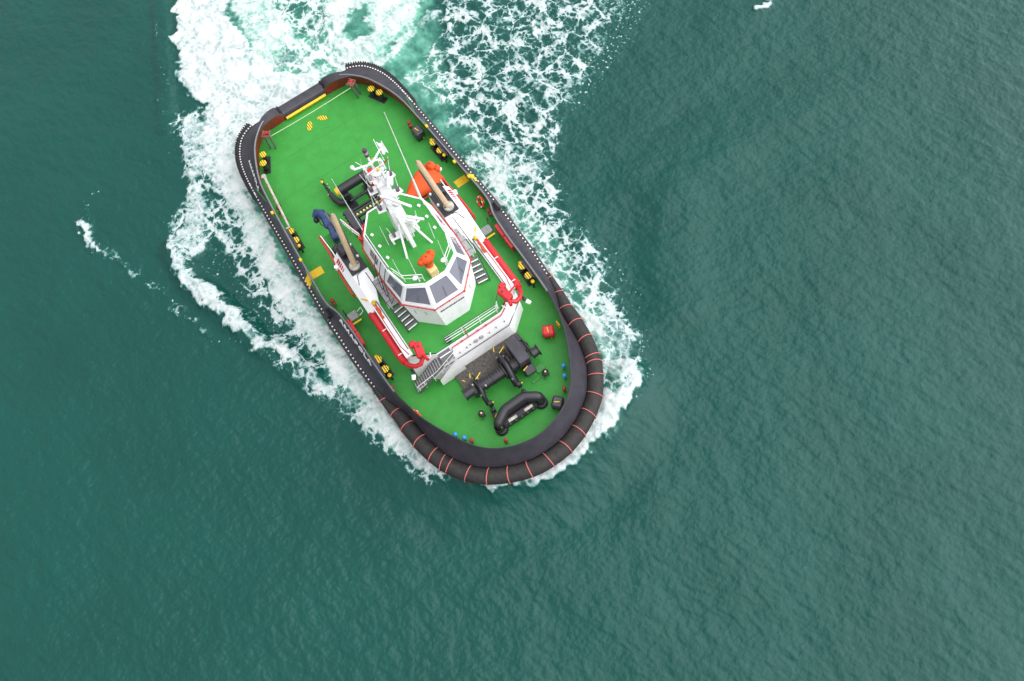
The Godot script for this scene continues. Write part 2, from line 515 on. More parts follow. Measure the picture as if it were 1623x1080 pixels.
	var bf := part(mb().tube(bp, rad, 20), "bow_fender", M["rubber"], boat, "fat cylindrical black rubber fender round the bow")
	var lash := along(bp, 1.10, 0.9)
	var extra := [lash[int(lash.size() * 0.26)], lash[int(lash.size() * 0.74)]]
	var kk := 0
	for q in lash + [[extra[0][0] + extra[0][1] * 0.42, extra[0][1]], [extra[1][0] + extra[1][1] * 0.42, extra[1][1]]]:
		var f := mb().frame(q[1])
		var near := 0
		for i in bp.size():
			if bp[i].distance_squared_to(q[0]) < bp[near].distance_squared_to(q[0]): near = i
		var rr: float = rad[near] + 0.018
		var ring := []
		for j in 22:
			var t := TAU * j / 22.0
			ring.append(q[0] + f.x * cos(t) * rr + f.y * sin(t) * rr + q[1] * 0.06 * sin(t + kk))
		part(mb().tube(ring, 0.028, 6, true), "rope_lashing", M["lashing"], bf)
		kk += 1
	# second, lower bow rubber
	var low := mirror_join(edge_path(62, nf - 1, 0.18, -1.0, true))
	part(mb().tube(low, 0.30, 12), "lower_bow_fender", M["rubber"], boat)
	# name on the starboard bulwark
	var tb := Basis(V(0.04, 0, 1).normalized(), V(0.333, 0.943, 0), V(-0.943, 0.333, 0))
	part(mb().text("AMAPOLA", 0.34, Basis(tb.x * 1.55, tb.y, tb.z), V(-5.335, 2.37, 2.85), 0.03), "hull_name", M["white"], bw, "white lettering AMAPOLA")
	var tb2 := Basis(V(-0.20, 0, 0.98).normalized(), V(0.55, 0.83, 0.1).normalized(), V(-0.85, 0.5, -0.18).normalized())
	part(mb().text("AMAPOLA", 0.24, Basis(tb2.x * 1.5, tb2.y, tb2.z), V(-5.12, 2.42, -10.55), 0.012), "hull_name", M["white"], bw)
	# freeing slots, recessed black fairleads and yellow boarding steps
	for s in [1.0, -1.0]:
		part(mb().box(V(5.82 * s, 1.93, 0.22), V(0.34, 0.42, 0.5), Basis(Vector3.BACK, 0.5 * s), 0.03), "fairlead", M["black"], bw)
		for zz in [-9.0, -7.0, -1.4]:
			part(mb().box(V((5.40 if zz < -5 else 5.66) * s, 2.30, zz), V(0.05, 0.06, 1.3), Basis(Vector3.UP, (0.11 if zz < -5 else 0.02) * -s), 0.01), "freeing_slot", M["weld"], bw)
		var yp := []
		for zz in [-2.64, -2.02]: yp.append([V(5.925 * s, 1.76, zz), V(5.64 * s, 2.08, zz), V(5.53 * s, 2.66, zz)])
		part(mb().loft(yp, V(0, 1.5, -2.3), false), "boarding_plate", M["yellow"], bw, "yellow painted boarding spot on the bulwark")
		part(mb().box(V(5.12 * s, 1.706, -2.66), V(0.80, 0.012, 0.54), Basis(Vector3.UP, 0.03 * s)), "boarding_mark", M["yellow"], deck, "yellow rectangle painted on the deck")
		# flat guard plates beside the bollards
		for q in [[-6.0, -4.05, 5.33, 5.16], [4.05, 5.95, 5.13, 4.90]]:
			part(mb().prism([Vector2(q[2] * s, q[0]), Vector2((q[3] - 0.02) * s, q[0] + 0.45), Vector2(q[3] * s, q[1] - 0.3), Vector2(q[2] * s - 0.04 * s, q[1])], 2.50, 2.60), "guard_plate", M["bulwark"], bw)
	# yellow and black foot marks on the aft deck
	for q in [[0.45, -12.14, 0.9], [-0.52, -12.12, -0.45]]:
		var rr := []
		for k in 18:
			var t := TAU * k / 18.0
			var p := Vector2(cos(t) * 0.17, sin(t) * 0.36).rotated(-q[2])
			rr.append(Vector2(q[0], q[1]) + p)
		part(mb().prism(rr, 1.704, 1.712), "deck_mark", M["hazard"], deck, "yellow and black striped oval painted on the aft deck")

# ---------------------------------------------------------------- superstructure
func rail(path: Array, h: float, bars: int, m: Material, parent: Node3D, called := "handrail", r := 0.022, post_step := 1.0) -> Node3D:
	var top := []
	for p in path: top.append(p + Vector3.UP * h)
	var o := part(mb().tube(top, r, 6), called, m, parent)
	for k in range(1, bars):
		var l := []
		for p in path: l.append(p + Vector3.UP * h * k / bars)
		part(mb().tube(l, r * 0.8, 6), "rail_bar", m, o)
	for q in along(path, post_step, 0.02):
		part(mb().cyl(q[0], q[0] + Vector3.UP * h, r, r, 6), "post", m, o)
	part(mb().cyl(path[path.size() - 1], path[path.size() - 1] + Vector3.UP * h, r, r, 6), "post", m, o)
	return o
func ring3(half: Array, y: float) -> Array:
	var l := []
	for p in half: l.append(V(p[0], y, p[1]))
	for i in range(half.size() - 1, -1, -1): l.append(V(-half[i][0], y, half[i][1]))
	return l
func stair(parent: Node3D, a: Vector3, b: Vector3, width: float, n: int, mt: Material, me: Material) -> void:
	# a is the top edge centre, b the bottom edge centre
	var st := sub("stairs", parent)
	var d := Vector3(b.x - a.x, 0, b.z - a.z).normalized()
	var side := Vector3.UP.cross(d)
	var bs := Basis(side, Vector3.UP, d)
	for k in n:
		var t := (k + 0.5) / n
		var p := a.lerp(b, t)
		var tr := part(mb().box(p, V(width, 0.035, a.distance_to(b) / n * 0.78), bs, 0.008), "tread", mt, st)
		part(mb().box(p + d * a.distance_to(b) / n * 0.38 + V(0, 0.012, 0), V(width - 0.02, 0.035, 0.05), bs), "nosing", me, tr)
	for s in [-1.0, 1.0]:
		var e: Vector3 = side * s * width * 0.52
		part(mb().box((a + b) * 0.5 + e + V(0, -0.03, 0), V(0.035, 0.16, a.distance_to(b)), Basis.looking_at((b - a).normalized(), Vector3.UP)), "stringer", M["darkgrey"], st)

func build_house() -> void:
	var BD := 4.3
	# ---------------- lower deckhouse: raked front with chamfered corners
	var base := [[2.25, 7.66], [3.48, 6.60], [3.48, -0.9], [2.0, -0.95]]
	var top := [[2.02, 7.02], [3.40, 6.25], [3.40, -0.9], [2.0, -0.95]]
	var house := sub("deckhouse", boat)
	part(mb().loft([ring3(base, 1.75), ring3(top, BD)], V(0, 3, 3), false, true), "wall", M["white"], house, "white lower deckhouse wall")
	# boat deck
	var pb := []
	for p in ring3([[1.98, 6.98], [3.05, 6.35], [3.05, 0.9], [3.75, 0.9], [3.75, -2.75], [2.2, -2.75], [2.0, -0.95]], 0): pb.append(Vector2(p.x, p.z))
	part(mb().prism(pb, BD - 0.12, BD), "boat_deck", M["green"], house, "green painted upper deck round the wheelhouse")
	for s in [1.0, -1.0]:
		# white coaming strip along the side
		part(mb().box(V(3.24 * s, BD + 0.07, 3.6), V(0.42, 0.2, 5.5), Basis.IDENTITY, 0.03), "side_coaming", M["white"], house)
		part(mb().tube([V(3.12 * s, BD + 0.22, 2.3), V(3.10 * s, BD + 0.22, 6.0)], 0.022, 6), "cable_pipe", M["black"], house)
		part(mb().tube([V(3.36 * s, BD + 0.2, 2.6), V(3.36 * s, BD + 0.2, 5.6), V(3.22 * s, BD + 0.25, 6.3)], 0.022, 6), "red_pipe", M["red"], house)
		# posts under the overhanging aft ends of the boat deck
		for q in [[3.6, -2.6], [2.4, -2.6]]:
			part(mb().cyl(V(q[0] * s, 1.7, q[1]), V(q[0] * s, BD - 0.1, q[1]), 0.07), "pillar", M["white"], house)
		# lamps and vents
		part(mb().cyl(V(3.62 * s, 3.55, 7.0), V(3.75 * s, 3.5, 7.22), 0.13, 0.10, 12), "flood_light", M["white"], house)
		part(mb().box(V(3.55 * s, 3.62, 6.82), V(0.16, 0.2, 0.24), Basis.IDENTITY, 0.03), "lamp_bracket", M["black"], house)
	# front wall trim: black line, red pipe, small fittings
	part(mb().tube([V(-2.3, 3.02, 7.42), V(2.15, 3.02, 7.42), V(3.45, 3.02, 6.49), V(3.47, 3.02, 5.9)], 0.022, 6), "trim_line", M["black"], house)
	part(mb().tube([V(-1.25, 3.8, 7.25), V(-1.15, 4.12, 7.16), V(1.95, 4.12, 7.15), V(2.45, 4.2, 6.9), V(2.5, 4.45, 6.7)], 0.028, 6), "red_pipe", M["red"], house)
	part(mb().tube([V(-0.1, 4.12, 7.16), V(-0.1, 4.32, 7.02), V(-0.1, 5.0, 6.95)], 0.024, 6), "red_pipe", M["red"], house)
	for xx in [-0.5, 0.5, 1.0]:
		part(mb().lathe(V(xx, 4.13, 7.15), [Vector2(0.0, -0.05), Vector2(0.05, -0.05), Vector2(0.05, 0.05), Vector2(0.0, 0.05)], 8, Basis(Vector3.BACK, PI / 2)), "pipe_clamp", M["red"], house)
	for q in [[-0.9, 3.35], [-0.45, 3.4], [-0.2, 3.45], [1.0, 3.4], [1.45, 3.45], [2.0, 3.5]]:
		part(mb().box(V(q[0], q[1], 7.31 + (3.4 - q[1]) * 0.25), V(0.05, 0.14, 0.05), Basis.IDENTITY, 0.01), "wall_bracket", M["darkgrey"], house)
	for q in [[0.15, 3.4], [0.5, 3.42]]:
		part(mb().lathe(V(q[0], q[1], 7.27), [Vector2(0.0, 0.05), Vector2(0.12, 0.05), Vector2(0.14, 0.0)], 14, Basis(Vector3.RIGHT, PI / 2 - 0.25)), "porthole", M["grey"], house)
	# front rail of the boat deck
	rail([V(-1.25, BD, 6.92), V(0.0, BD, 6.95), V(1.9, BD, 6.95), V(2.05, BD, 6.8)], 0.95, 3, M["white"], house, "front_rail", 0.024, 1.05)
	part(mb().tube([V(-1.25, BD + 0.99, 6.92), V(1.9, BD + 0.99, 6.95), V(2.3, BD + 0.9, 6.5)], 0.022, 6), "grab_rail", M["black"], house)
	part(mb().box(V(-1.1, BD + 0.2, 6.8), V(0.28, 0.36, 0.24), Basis.IDENTITY, 0.02), "junction_box", M["black"], house)
	# transverse stair in front of the house, starboard side
	part(mb().prism([Vector2(-1.28, 6.95), Vector2(-2.0, 6.98), Vector2(-2.0, 7.72), Vector2(-1.3, 7.72)], BD - 0.16, BD - 0.12), "landing", M["darkgrey"], house)
	part(mb().box(V(-1.64, BD - 0.10, 7.3), V(0.66, 0.02, 0.05)), "nosing", M["white"], house)
	stair(house, V(-2.0, BD - 0.25, 7.36), V(-3.85, 1.95, 7.10), 0.62, 12, M["darkgrey"], M["grey"])
	var sp := mb()
	sp.quad(V(-1.25, 3.95, 7.82), V(-2.6, 2.55, 7.82), V(-2.6, 1.95, 7.82), V(-1.0, 1.85, 7.78), Vector3.BACK)
	sp.quad(V(-1.25, 3.95, 7.72), V(-2.6, 2.55, 7.72), V(-2.6, 1.95, 7.72), V(-1.0, 1.85, 7.68), Vector3.FORWARD)
	sp.quad(V(-1.25, 3.95, 7.82), V(-2.6, 2.55, 7.82), V(-2.6, 2.55, 7.72), V(-1.25, 3.95, 7.72), Vector3.UP)
	part(sp, "stair_screen", M["white"], house, "white plate screening the front stair")
	rail([V(-1.3, 4.0, 7.74), V(-2.5, 2.75, 7.62), V(-3.8, 1.95, 7.42)], 0.9, 2, M["white"], house, "stair_rail", 0.022, 0.7)
	# ---------------- funnel casings, exhaust pipes
	for s in [1.0, -1.0]:
		var fn := sub("funnel", boat)
		var sec := []
		for q in [[-0.92, 5.15], [0.86, 5.15], [1.4, 4.9], [2.55, 4.55], [2.85, 4.32]]:
			var w0 := 2.50 if q[0] < 1.45 else (2.95 if q[0] < 2.6 else 3.05)
			sec.append([V(w0 * s, 1.75, q[0]), V(w0 * s, q[1], q[0]), V(3.42 * s, q[1], q[0]), V(3.84 * s, q[1] - 0.5, q[0]), V(3.84 * s, 1.75 + (0.0 if q[0] < 1 else 1.9), q[0])])
		var fm_ := mb().loft(sec, V(3.2 * s, 3.6, 0.8), false)
		for e in [0, sec.size() - 1]:
			var l = sec[e]
			for i in range(1, 4): fm_.ftri(l[0], l[i], l[i + 1], V(0, 0, -1.0 if e == 0 else 1.0))
		part(fm_, "casing", M["white"], fn, "white funnel casing")
		part(mb().box(V(2.97 * s, 5.19, 0.02), V(0.94, 0.10, 1.80), Basis.IDENTITY, 0.04), "casing_top", M["black"], fn, "black soot coloured funnel top")
		part(mb().box(V(3.15 * s, 5.45, -0.6), V(0.42, 0.5, 0.7), Basis(Vector3.UP, 0.1), 0.1), "silencer_cover", M["black"], fn)
		part(mb().tube([V(2.55 * s, 5.17, 0.9), V(2.9 * s, 5.18, 0.92), V(3.2 * s, 5.16, 1.0), V(3.4 * s, 4.9, 1.45)], 0.02, 6), "cable_pipe", M["black"], fn)
		part(mb().lathe(V(3.03 * s, 5.24, 0.5), [Vector2(0.30, 0.0), Vector2(0.30, 0.12), Vector2(0.24, 0.14), Vector2(0.0, 0.14)], 18), "pipe_collar", M["offwhite"], fn)
		var pa := V(3.03 * s, 5.1, 0.48); var pe := V(2.56 * s, 8.75, -0.55)
		part(mb().cyl(pa, pe, 0.155, 0.145, 18, false).tube([pe, pe + (pe - pa).normalized() * 0.08, pe + (pe - pa).normalized() * 0.13], [0.145, 0.11, 0.04], 18), "exhaust_pipe", M["exhaust"], fn, "long tan exhaust pipe leaning inward")
		part(mb().cyl(pa + V(-0.24 * s, 0.1, -0.18), pa.lerp(pe, 0.85) + V(-0.17 * s, 0, -0.10), 0.05, 0.04, 8), "drain_pipe", M["darkgrey"], fn)
		for k in 4:
			part(mb().lathe(V((2.6 + 0.22 * (k % 2)) * s, 5.25, -0.75 + 0.42 * k), [Vector2(0.07, 0), Vector2(0.07, 0.12), Vector2(0.0, 0.16)], 8), "vent_cap", M["black"] if k % 2 else M["white"], fn)
		# red louvres in the casing side
		for k in 5:
			part(mb().box(V(3.66 * s, 4.92 - 0.02 * k, -0.55 + 0.16 * k), V(0.30, 0.04, 0.09), Basis(Vector3.BACK, -0.85 * s), 0.008), "louvre", M["red"], fn)
		# red rail along the outside of the casing
		rail([V(3.78 * s, BD, -2.68), V(3.80 * s, BD, -1.2), V(3.96 * s, BD - 0.3, 0.2), V(3.98 * s, BD - 0.3, 1.35)], 0.42, 2, M["red"], fn, "red_rail", 0.06, 1.3)
		part(mb().tube([V(3.70 * s, BD + 0.5, -2.6), V(3.62 * s, BD + 0.5, -1.3), V(3.66 * s, BD + 0.45, -0.5)], 0.028, 6), "grab_rail", M["white"], fn)
		part(mb().cyl(V(3.9 * s, BD + 0.15, -0.42), V(3.9 * s, BD + 0.45, -0.42), 0.13, 0.12, 12), "canister_lamp", M["white"], fn)
		part(mb().tube([V(3.85 * s, 4.0, 1.4), V(3.7 * s, 4.35, 1.9), V(3.5 * s, 4.6, 2.3)], 0.05, 8), "hose", M["yellow"], fn)
		# ---------------- fire main and monitor
		var fp := sub("fire_main", boat)
		part(mb().tube([V(3.76 * s, 2.75, 3.05), V(3.74 * s, 3.2, 2.80), V(3.72 * s, 3.62, 2.72), V(3.70 * s, 3.88, 2.84), V(3.67 * s, 3.98, 3.15), V(3.66 * s, 4.0, 4.5), V(3.66 * s, 4.02, 5.9), V(3.62 * s, 4.15, 6.4)], [0.19, 0.2, 0.215, 0.22, 0.22, 0.22, 0.22, 0.19], 16), "main_pipe", M["red"], fp, "fat red fire main pipe")
		part(mb().tube([V(3.62 * s, 4.12, 6.3), V(3.52 * s, 4.35, 6.75), V(3.28 * s, 4.5, 7.05), V(2.98 * s, 4.58, 7.14), V(2.76 * s, 4.7, 7.0), V(2.7 * s, 4.9, 6.8)], 0.13, 12), "monitor_pipe", M["red"], fp)
		part(mb().box(V(2.66 * s, 5.12, 6.68), V(0.46, 0.42, 0.86), Basis(Vector3.UP, 0.22 * s), 0.08).box(V(2.78 * s, 5.14, 6.22), V(0.36, 0.36, 0.34), Basis(Vector3.UP, 0.35 * s), 0.06), "monitor_body", M["red"], fp, "red water cannon")
		part(mb().cyl(V(2.66 * s, 5.2, 6.9), V(2.55 * s, 5.35, 7.5), 0.10, 0.085, 12), "monitor_barrel", M["red"], fp)
		part(mb().cyl(V(2.6 * s, 5.33, 6.55), V(2.6 * s, 5.36, 6.55), 0.05, 0.05, 8), "gauge", M["black"], fp)
		part(mb().tube([V(2.5 * s, 4.4, 7.0), V(2.35 * s, 4.5, 7.05), V(2.25 * s, 4.62, 6.9)], 0.035, 6), "valve_hose", M["white"], fp)
		for zz in [4.15, 5.85]:
			part(mb().tube([V(3.42 * s, 4.15, zz), V(3.55 * s, 4.24, zz + 0.02), V(3.72 * s, 4.24, zz + 0.03)], 0.03, 6), "pipe_strap", M["white"], fp)
		if s > 0:
			part(mb().box(V(3.28, 5.0, 6.55), V(0.95, 0.10, 0.10), Basis(Vector3.UP, 0.3), 0.02), "monitor_arm", M["red"], fp)
		# ---------------- wheelhouse side gallery with a stair to the boat deck
		var ga := sub("side_gallery", boat)
		part(mb().box(V(2.44 * s, 5.02, 2.7), V(0.56, 0.05, 1.9), Basis.IDENTITY, 0.01), "platform", M["grey"], ga)
		for k in 3: part(mb().box(V(2.44 * s, 5.06, 2.05 + 0.62 * k), V(0.56, 0.012, 0.02)), "platform_joint", M["darkgrey"], ga)
		part(mb().cyl(V(2.6 * s, BD, 1.9), V(2.6 * s, 5.0, 1.9), 0.04), "gallery_post", M["white"], ga)
		part(mb().cyl(V(2.6 * s, BD, 3.5), V(2.6 * s, 5.0, 3.5), 0.04), "gallery_post", M["white"], ga)
		stair(ga, V(2.40 * s, 4.98, 3.72), V(2.24 * s, BD + 0.08, 5.05), 0.58, 5, M["darkgrey"], M["white"])
		rail([V(2.74 * s, 5.05, 1.75), V(2.74 * s, 5.05, 3.68)], 0.9, 2, M["white"], ga, "gallery_rail", 0.02, 0.9)
		part(mb().tube([V(2.74 * s, 5.97, 1.6), V(2.74 * s, 5.97, 3.7), V(2.58 * s, 5.1, 5.1), V(2.58 * s, 4.3, 5.15)], 0.024, 6), "grab_rail", M["black"], ga)
		for k in 3: part(mb().box(V(2.5 * s, 4.75 - 0.22 * k, 1.62 - 0.16 * k), V(0.5, 0.03, 0.14), Basis.IDENTITY, 0.005), "ladder_step", M["white"], ga)
		# ---------------- stretcher-like steps by the bulwark
		var bs := sub("bulwark_steps", boat, V((-4.66 if s < 0 else 4.42), 1.7, 1.5))
		part(mb().box(V(0, 0.78, 0), V(0.56, 0.04, 0.5), Basis.IDENTITY, 0.01), "step_frame", M["darkgrey"], bs)
		for k in 6: part(mb().box(V(0, 0.81, -0.22 + 0.085 * k), V(0.54, 0.03, 0.045)), "step_bar", M["grey"], bs)
		part(mb().box(V(0.02, 0.62, 0.36), V(0.56, 0.03, 0.10), Basis.IDENTITY, 0.005), "step_edge", M["yellow"], bs)
		for k in 4: part(mb().cyl(V(-0.25 + 0.5 * (k % 2), 0.0, -0.22 + 0.44 * (k / 2)), V(-0.25 + 0.5 * (k % 2), 0.78, -0.22 + 0.44 * (k / 2)), 0.022, 0.022, 6), "leg", M["darkgrey"], bs)
		part(mb().tube([V(0.28 * s, 0.0, -0.3), V(0.3 * s, 1.5, -0.3), V(0.3 * s, 1.5, 0.15), V(0.28 * s, 0.8, 0.25)], 0.022, 6), "grab_rail", M["black"], bs)
		part(mb().tube([V(-0.33 * s, 0.8, -0.1), V(-0.62 * s, 1.0, -0.1), V(-0.62 * s, 1.0, 0.2), V(-0.33 * s, 0.8, 0.2)], 0.025, 6), "grab_rail", M["white"], bs)
	build_wheelhouse(BD)
func lerp3(a: Vector3, b: Vector3, t: float) -> Vector3: return a.lerp(b, t)
func build_wheelhouse(BD: float) -> void:
	var wh := sub("wheelhouse", boat)
	var hb := [[0.74, 5.97], [1.86, 4.88], [1.95, 2.9], [1.95, 0.7], [1.3, -0.4]]
	var hs := [[0.86, 5.80], [2.09, 4.52], [2.20, 2.9], [2.15, 0.6], [1.42, -0.45]]
	var hr := [[0.60, 5.03], [1.53, 4.46], [1.80, 3.25], [1.82, 0.72], [0.98, -0.38]]
	var SY := 6.40; var RY := 7.62
	part(mb().loft([ring3(hb, BD), ring3(hs, SY)], V(0, 5.5, 2.7), false, true), "wall", M["white"], wh, "white wheelhouse wall")
	var rs := ring3(hs, SY); var rr := ring3(hr, RY)
	var n := rs.size()
	var fr := mb()
	for i in n:
		var k := (i + 1) % n
		var a: Vector3 = rs[i]; var b: Vector3 = rs[k]; var c: Vector3 = rr[k]; var d: Vector3 = rr[i]
		var outw := (a + b + c + d) * 0.25 - V(0, 7.0, 2.6)
		var nm := (b - a).cross(d - a).normalized()
		if nm.dot(outw) < 0: nm = -nm
		# frame: four strips round the opening
		var mu: float = 0.115 * 1.4 / max(1.2, a.distance_to(b)); var t0 := 0.13; var t1 := 0.90
		var skip: bool = i == n - 1
		var lo_a := a.lerp(b, mu); var lo_b := a.lerp(b, 1.0 - mu); var hi_b := d.lerp(c, 1.0 - mu); var hi_a := d.lerp(c, mu)
		var w0 := lo_a.lerp(hi_a, t0); var w1 := lo_b.lerp(hi_b, t0); var w2 := lo_b.lerp(hi_b, t1); var w3 := lo_a.lerp(hi_a, t1)
		if i in [2, 6]:
			# long side panel: one small window, the rest plate
			var f0 := 0.28; var f1 := 0.62
			w0 = a.lerp(b, f0).lerp(d.lerp(c, f0), 0.2); w1 = a.lerp(b, f1).lerp(d.lerp(c, f1), 0.2)
			w2 = a.lerp(b, f1).lerp(d.lerp(c, f1), 0.85); w3 = a.lerp(b, f0).lerp(d.lerp(c, f0), 0.85)
		fr.quad(a, b, w1, w0, outw); fr.quad(b, c, w2, w1, outw); fr.quad(c, d, w3, w2, outw); fr.quad(d, a, w0, w3, outw)
		var ins := nm * -0.035
		fr.quad(w0, w1, w1 + ins, w0 + ins, Vector3.UP); fr.quad(w1, w2, w2 + ins, w1 + ins, a - b); fr.quad(w2, w3, w3 + ins, w2 + ins, Vector3.DOWN); fr.quad(w3, w0, w0 + ins, w3 + ins, b - a)
		var g := mb(); var e := nm * -0.03
		g.quad(w0 + e, w1 + e, w2 + e, w3 + e, outw)
		var face: Vector3 = (a + b) * 0.5
		var wn := part(g, "window", M["glass"], wh)
		if face.z > 2.9:
			# wiper
			var m0 := w0.lerp(w1, 0.5) + nm * 0.02; var m1 := w3.lerp(w2, 0.62) + nm * 0.02
			part(mb().cyl(m0.lerp(m1, 0.05), m0.lerp(m1, 0.6), 0.012, 0.012, 5), "wiper", M["darkgrey"], wn)
	part(fr, "window_frame", M["white"], wh)
	# roof with a white rim
	var pr := []
	for p in ring3(hr, 0): pr.append(Vector2(p.x, p.z))
	part(mb().prism(pr, RY, RY + 0.05), "roof_rim", M["white"], wh)
	var ins2 := Geometry2D.offset_polygon(PackedVector2Array(pr), -0.10)[0]
	part(mb().prism(Array(ins2), RY + 0.02, RY + 0.065), "roof", M["green"], wh, "green painted wheelhouse roof")
	# red pipe rail round the sill, with small clamps
	var rp := []
	for p in ring3([[0.90, 5.86], [2.15, 4.55], [2.27, 2.9], [2.2, 0.55], [1.48, -0.5]], SY - 0.02): rp.append(p)
	var ap := mb().tube(rp, 0.03, 6, true)
	var rail_red := part(ap, "red_sill_pipe", M["red"], wh, "thin red pipe round the wheelhouse sill")
	for i in rp.size():
		part(mb().ball(rp[i], Vector3.ONE * 0.06, 8, 6), "pipe_joint", M["red"], rail_red)
		var q: Vector3 = rp[i].lerp(rp[(i + 1) % rp.size()], 0.5)
		part(mb().ball(q, Vector3.ONE * 0.05, 8, 6), "pipe_joint", M["red"], rail_red)
	# grab rails and lettering on the front wall
	for q in [[-1.75, 5.02], [-1.35, 5.42], [1.3, 5.5]]:
		part(mb().tube([V(q[0], 6.15, q[1] + 0.1), V(q[0] + 0.02, 5.8, q[1] + 0.14)], 0.015, 5), "bracket", M["darkgrey"], wh)
	var up := (V(0, SY, 5.80) - V(0, BD, 5.97)).normalized()
	part(mb().text("Remolcanosa", 0.13, Basis(V(1, 0, 0) * 1.25, up, V(1, 0, 0).cross(up)), V(0.05, 5.85, 5.87), 0.012), "lettering", M["black"], wh, "small black lettering on the wheelhouse front")
	# searchlight under an orange cover on a tan box
	var sl := sub("searchlight", boat)
	part(mb().box(V(0.05, RY + 0.36, 4.72), V(0.46, 0.6, 0.42), Basis(Vector3.UP, 0.05), 0.04), "base_box", M["tan"], sl, "tan box under the searchlight")
	part(mb().ball(V(0.08, RY + 1.1, 4.42), V(0.36, 0.26, 0.28), 18, 12, 0.25, 3).ball(V(-0.22, RY + 1.08, 4.40), V(0.22, 0.2, 0.2), 14, 10, 0.3, 5).ball(V(0.36, RY + 1.12, 4.3), V(0.22, 0.22, 0.22), 14, 10, 0.3, 9).lathe(V(0.05, RY + 0.66, 4.52), [Vector2(0.22, 0.0), Vector2(0.18, 0.2), Vector2(0.24, 0.4)], 12), "orange_cover", M["orange"], sl, "crumpled orange canvas cover")
	# roof rails
	rail([V(-1.62, RY + 0.05, 3.6), V(-1.36, RY + 0.05, 4.3), V(-0.55, RY + 0.05, 4.82)], 0.75, 2, M["white"], wh, "roof_rail", 0.022, 0.75)
	rail([V(1.66, RY + 0.05, 3.4), V(1.40, RY + 0.05, 4.25), V(0.78, RY + 0.05, 4.75)], 0.75, 2, M["white"], wh, "roof_rail", 0.022, 0.75)
	for s in [1.0, -1.0]:
		part(mb().tube([V(1.68 * s, RY + 0.45, 0.9), V(1.69 * s, RY + 0.45, 2.2), V(1.66 * s, RY + 0.45, 3.3)], 0.022, 6), "roof_side_rail", M["white"], wh)
		part(mb().tube([V(1.74 * s, RY + 0.12, 0.8), V(1.74 * s, RY + 0.12, 3.2)], 0.018, 6), "cable_pipe", M["black"], wh)
		for zz in [1.1, 1.9, 2.7]:
			part(mb().cyl(V(1.68 * s, RY + 0.05, zz), V(1.68 * s, RY + 0.45, zz), 0.02, 0.02, 6), "post", M["white"], wh)
			part(mb().box(V(1.42 * s, RY + 0.12, zz - 0.1), V(0.14, 0.12, 0.16), Basis(Vector3.UP, 0.4), 0.02), "roof_bracket", M["white"], wh)
		part(mb().cyl(V(0.72 * s, RY + 0.16, 1.68), V(0.74 * s, RY + 0.16, 2.2), 0.06, 0.06, 10), "strip_light", M["white"], wh)
		part(mb().ball(V(0.82 * s - 0.1, RY + 0.85, 4.82), V(0.14, 0.12, 0.12)), "flood_light", M["white"], wh)
	# short whip aerials at the roof front, long ones aft
	for q in [[-1.4, 4.05, 1.4], [-0.78, 4.72, 1.9], [0.86, 4.72, 1.8], [-1.0, 2.0, 1.2], [1.1, 3.1, 0.9]]:
		part(mb().cyl(V(q[0], RY + 0.05, q[1]), V(q[0] + 0.03, RY + 0.7 + q[2], q[1] - 0.05), 0.022, 0.010, 6), "whip_aerial", M["white"], wh)
	part(mb().cyl(V(1.74, RY, 0.6), V(1.75, 9.4, 0.6), 0.075, 0.05, 8).cyl(V(1.75, 9.4, 0.6), V(1.78, 14.6, 0.35), 0.035, 0.014, 6), "long_whip_aerial", M["white"], wh, "long white whip aerial")
	part(mb().cyl(V(-1.68, RY, 0.35), V(-1.7, 12.4, 0.25), 0.03, 0.012, 6), "long_whip_aerial", M["white"], wh)
	part(mb().cyl(V(-0.5, RY, -0.45), V(-0.1, 12.3, 0.1), 0.022, 0.010, 6), "long_whip_aerial", M["white"], wh)
	# black looped cables at the starboard side
	for k in 3:
		var z0 := 2.3 + 0.5 * k
		part(mb().tube([V(-1.85, 7.55, z0 - 0.3), V(-2.2, 7.0, z0 - 0.1), V(-2.45, 6.0, z0 + 0.3), V(-2.5, 5.3, z0 + 0.35), V(-2.3, 5.12, z0 + 0.1)], 0.022, 6), "cable", M["black"], wh)
	# ---------------- mast
	var ms := sub("mast", boat, V(0.12, RY, 1.72))
	part(mb().loft([[V(-0.40, 0, -0.48), V(0.40, 0, -0.48), V(0.40, 0, 0.44), V(-0.40, 0, 0.44)], [V(-0.34, 2.2, -0.42), V(0.34, 2.2, -0.42), V(0.34, 2.2, 0.26), V(-0.34, 2.2, 0.26)], [V(-0.26, 4.4, -0.38), V(0.26, 4.4, -0.38), V(0.26, 4.4, 0.05), V(-0.26, 4.4, 0.05)]], V(0, 2, 0), false, true).box(V(0, 4.4, -0.17), V(0.56, 0.06, 0.46)), "mast_trunk", M["white"], ms, "white box shaped mast trunk")
	for s in [1.0, -1.0]:
		part(mb().cyl(V(0.75 * s, 0.05, 1.5), V(0.2 * s, 1.4, 0.25), 0.06, 0.06, 8), "brace", M["white"], ms)
		part(mb().cyl(V(0.24 * s, 2.3, 0.1), V(0.24 * s, 5.3, -0.15), 0.06, 0.055, 8), "upright", M["white"], ms)
		part(mb().cyl(V(0.30 * s, 4.4, -0.4), V(0.42 * s, 5.9, -0.2), 0.05, 0.05, 8), "upright", M["white"], ms)
	part(mb().box(V(-0.1, 1.25, 0.85), V(0.22, 2.5, 0.20), Basis(Vector3.RIGHT, -0.22), 0.04), "ladder_trunk", M["white"], ms)
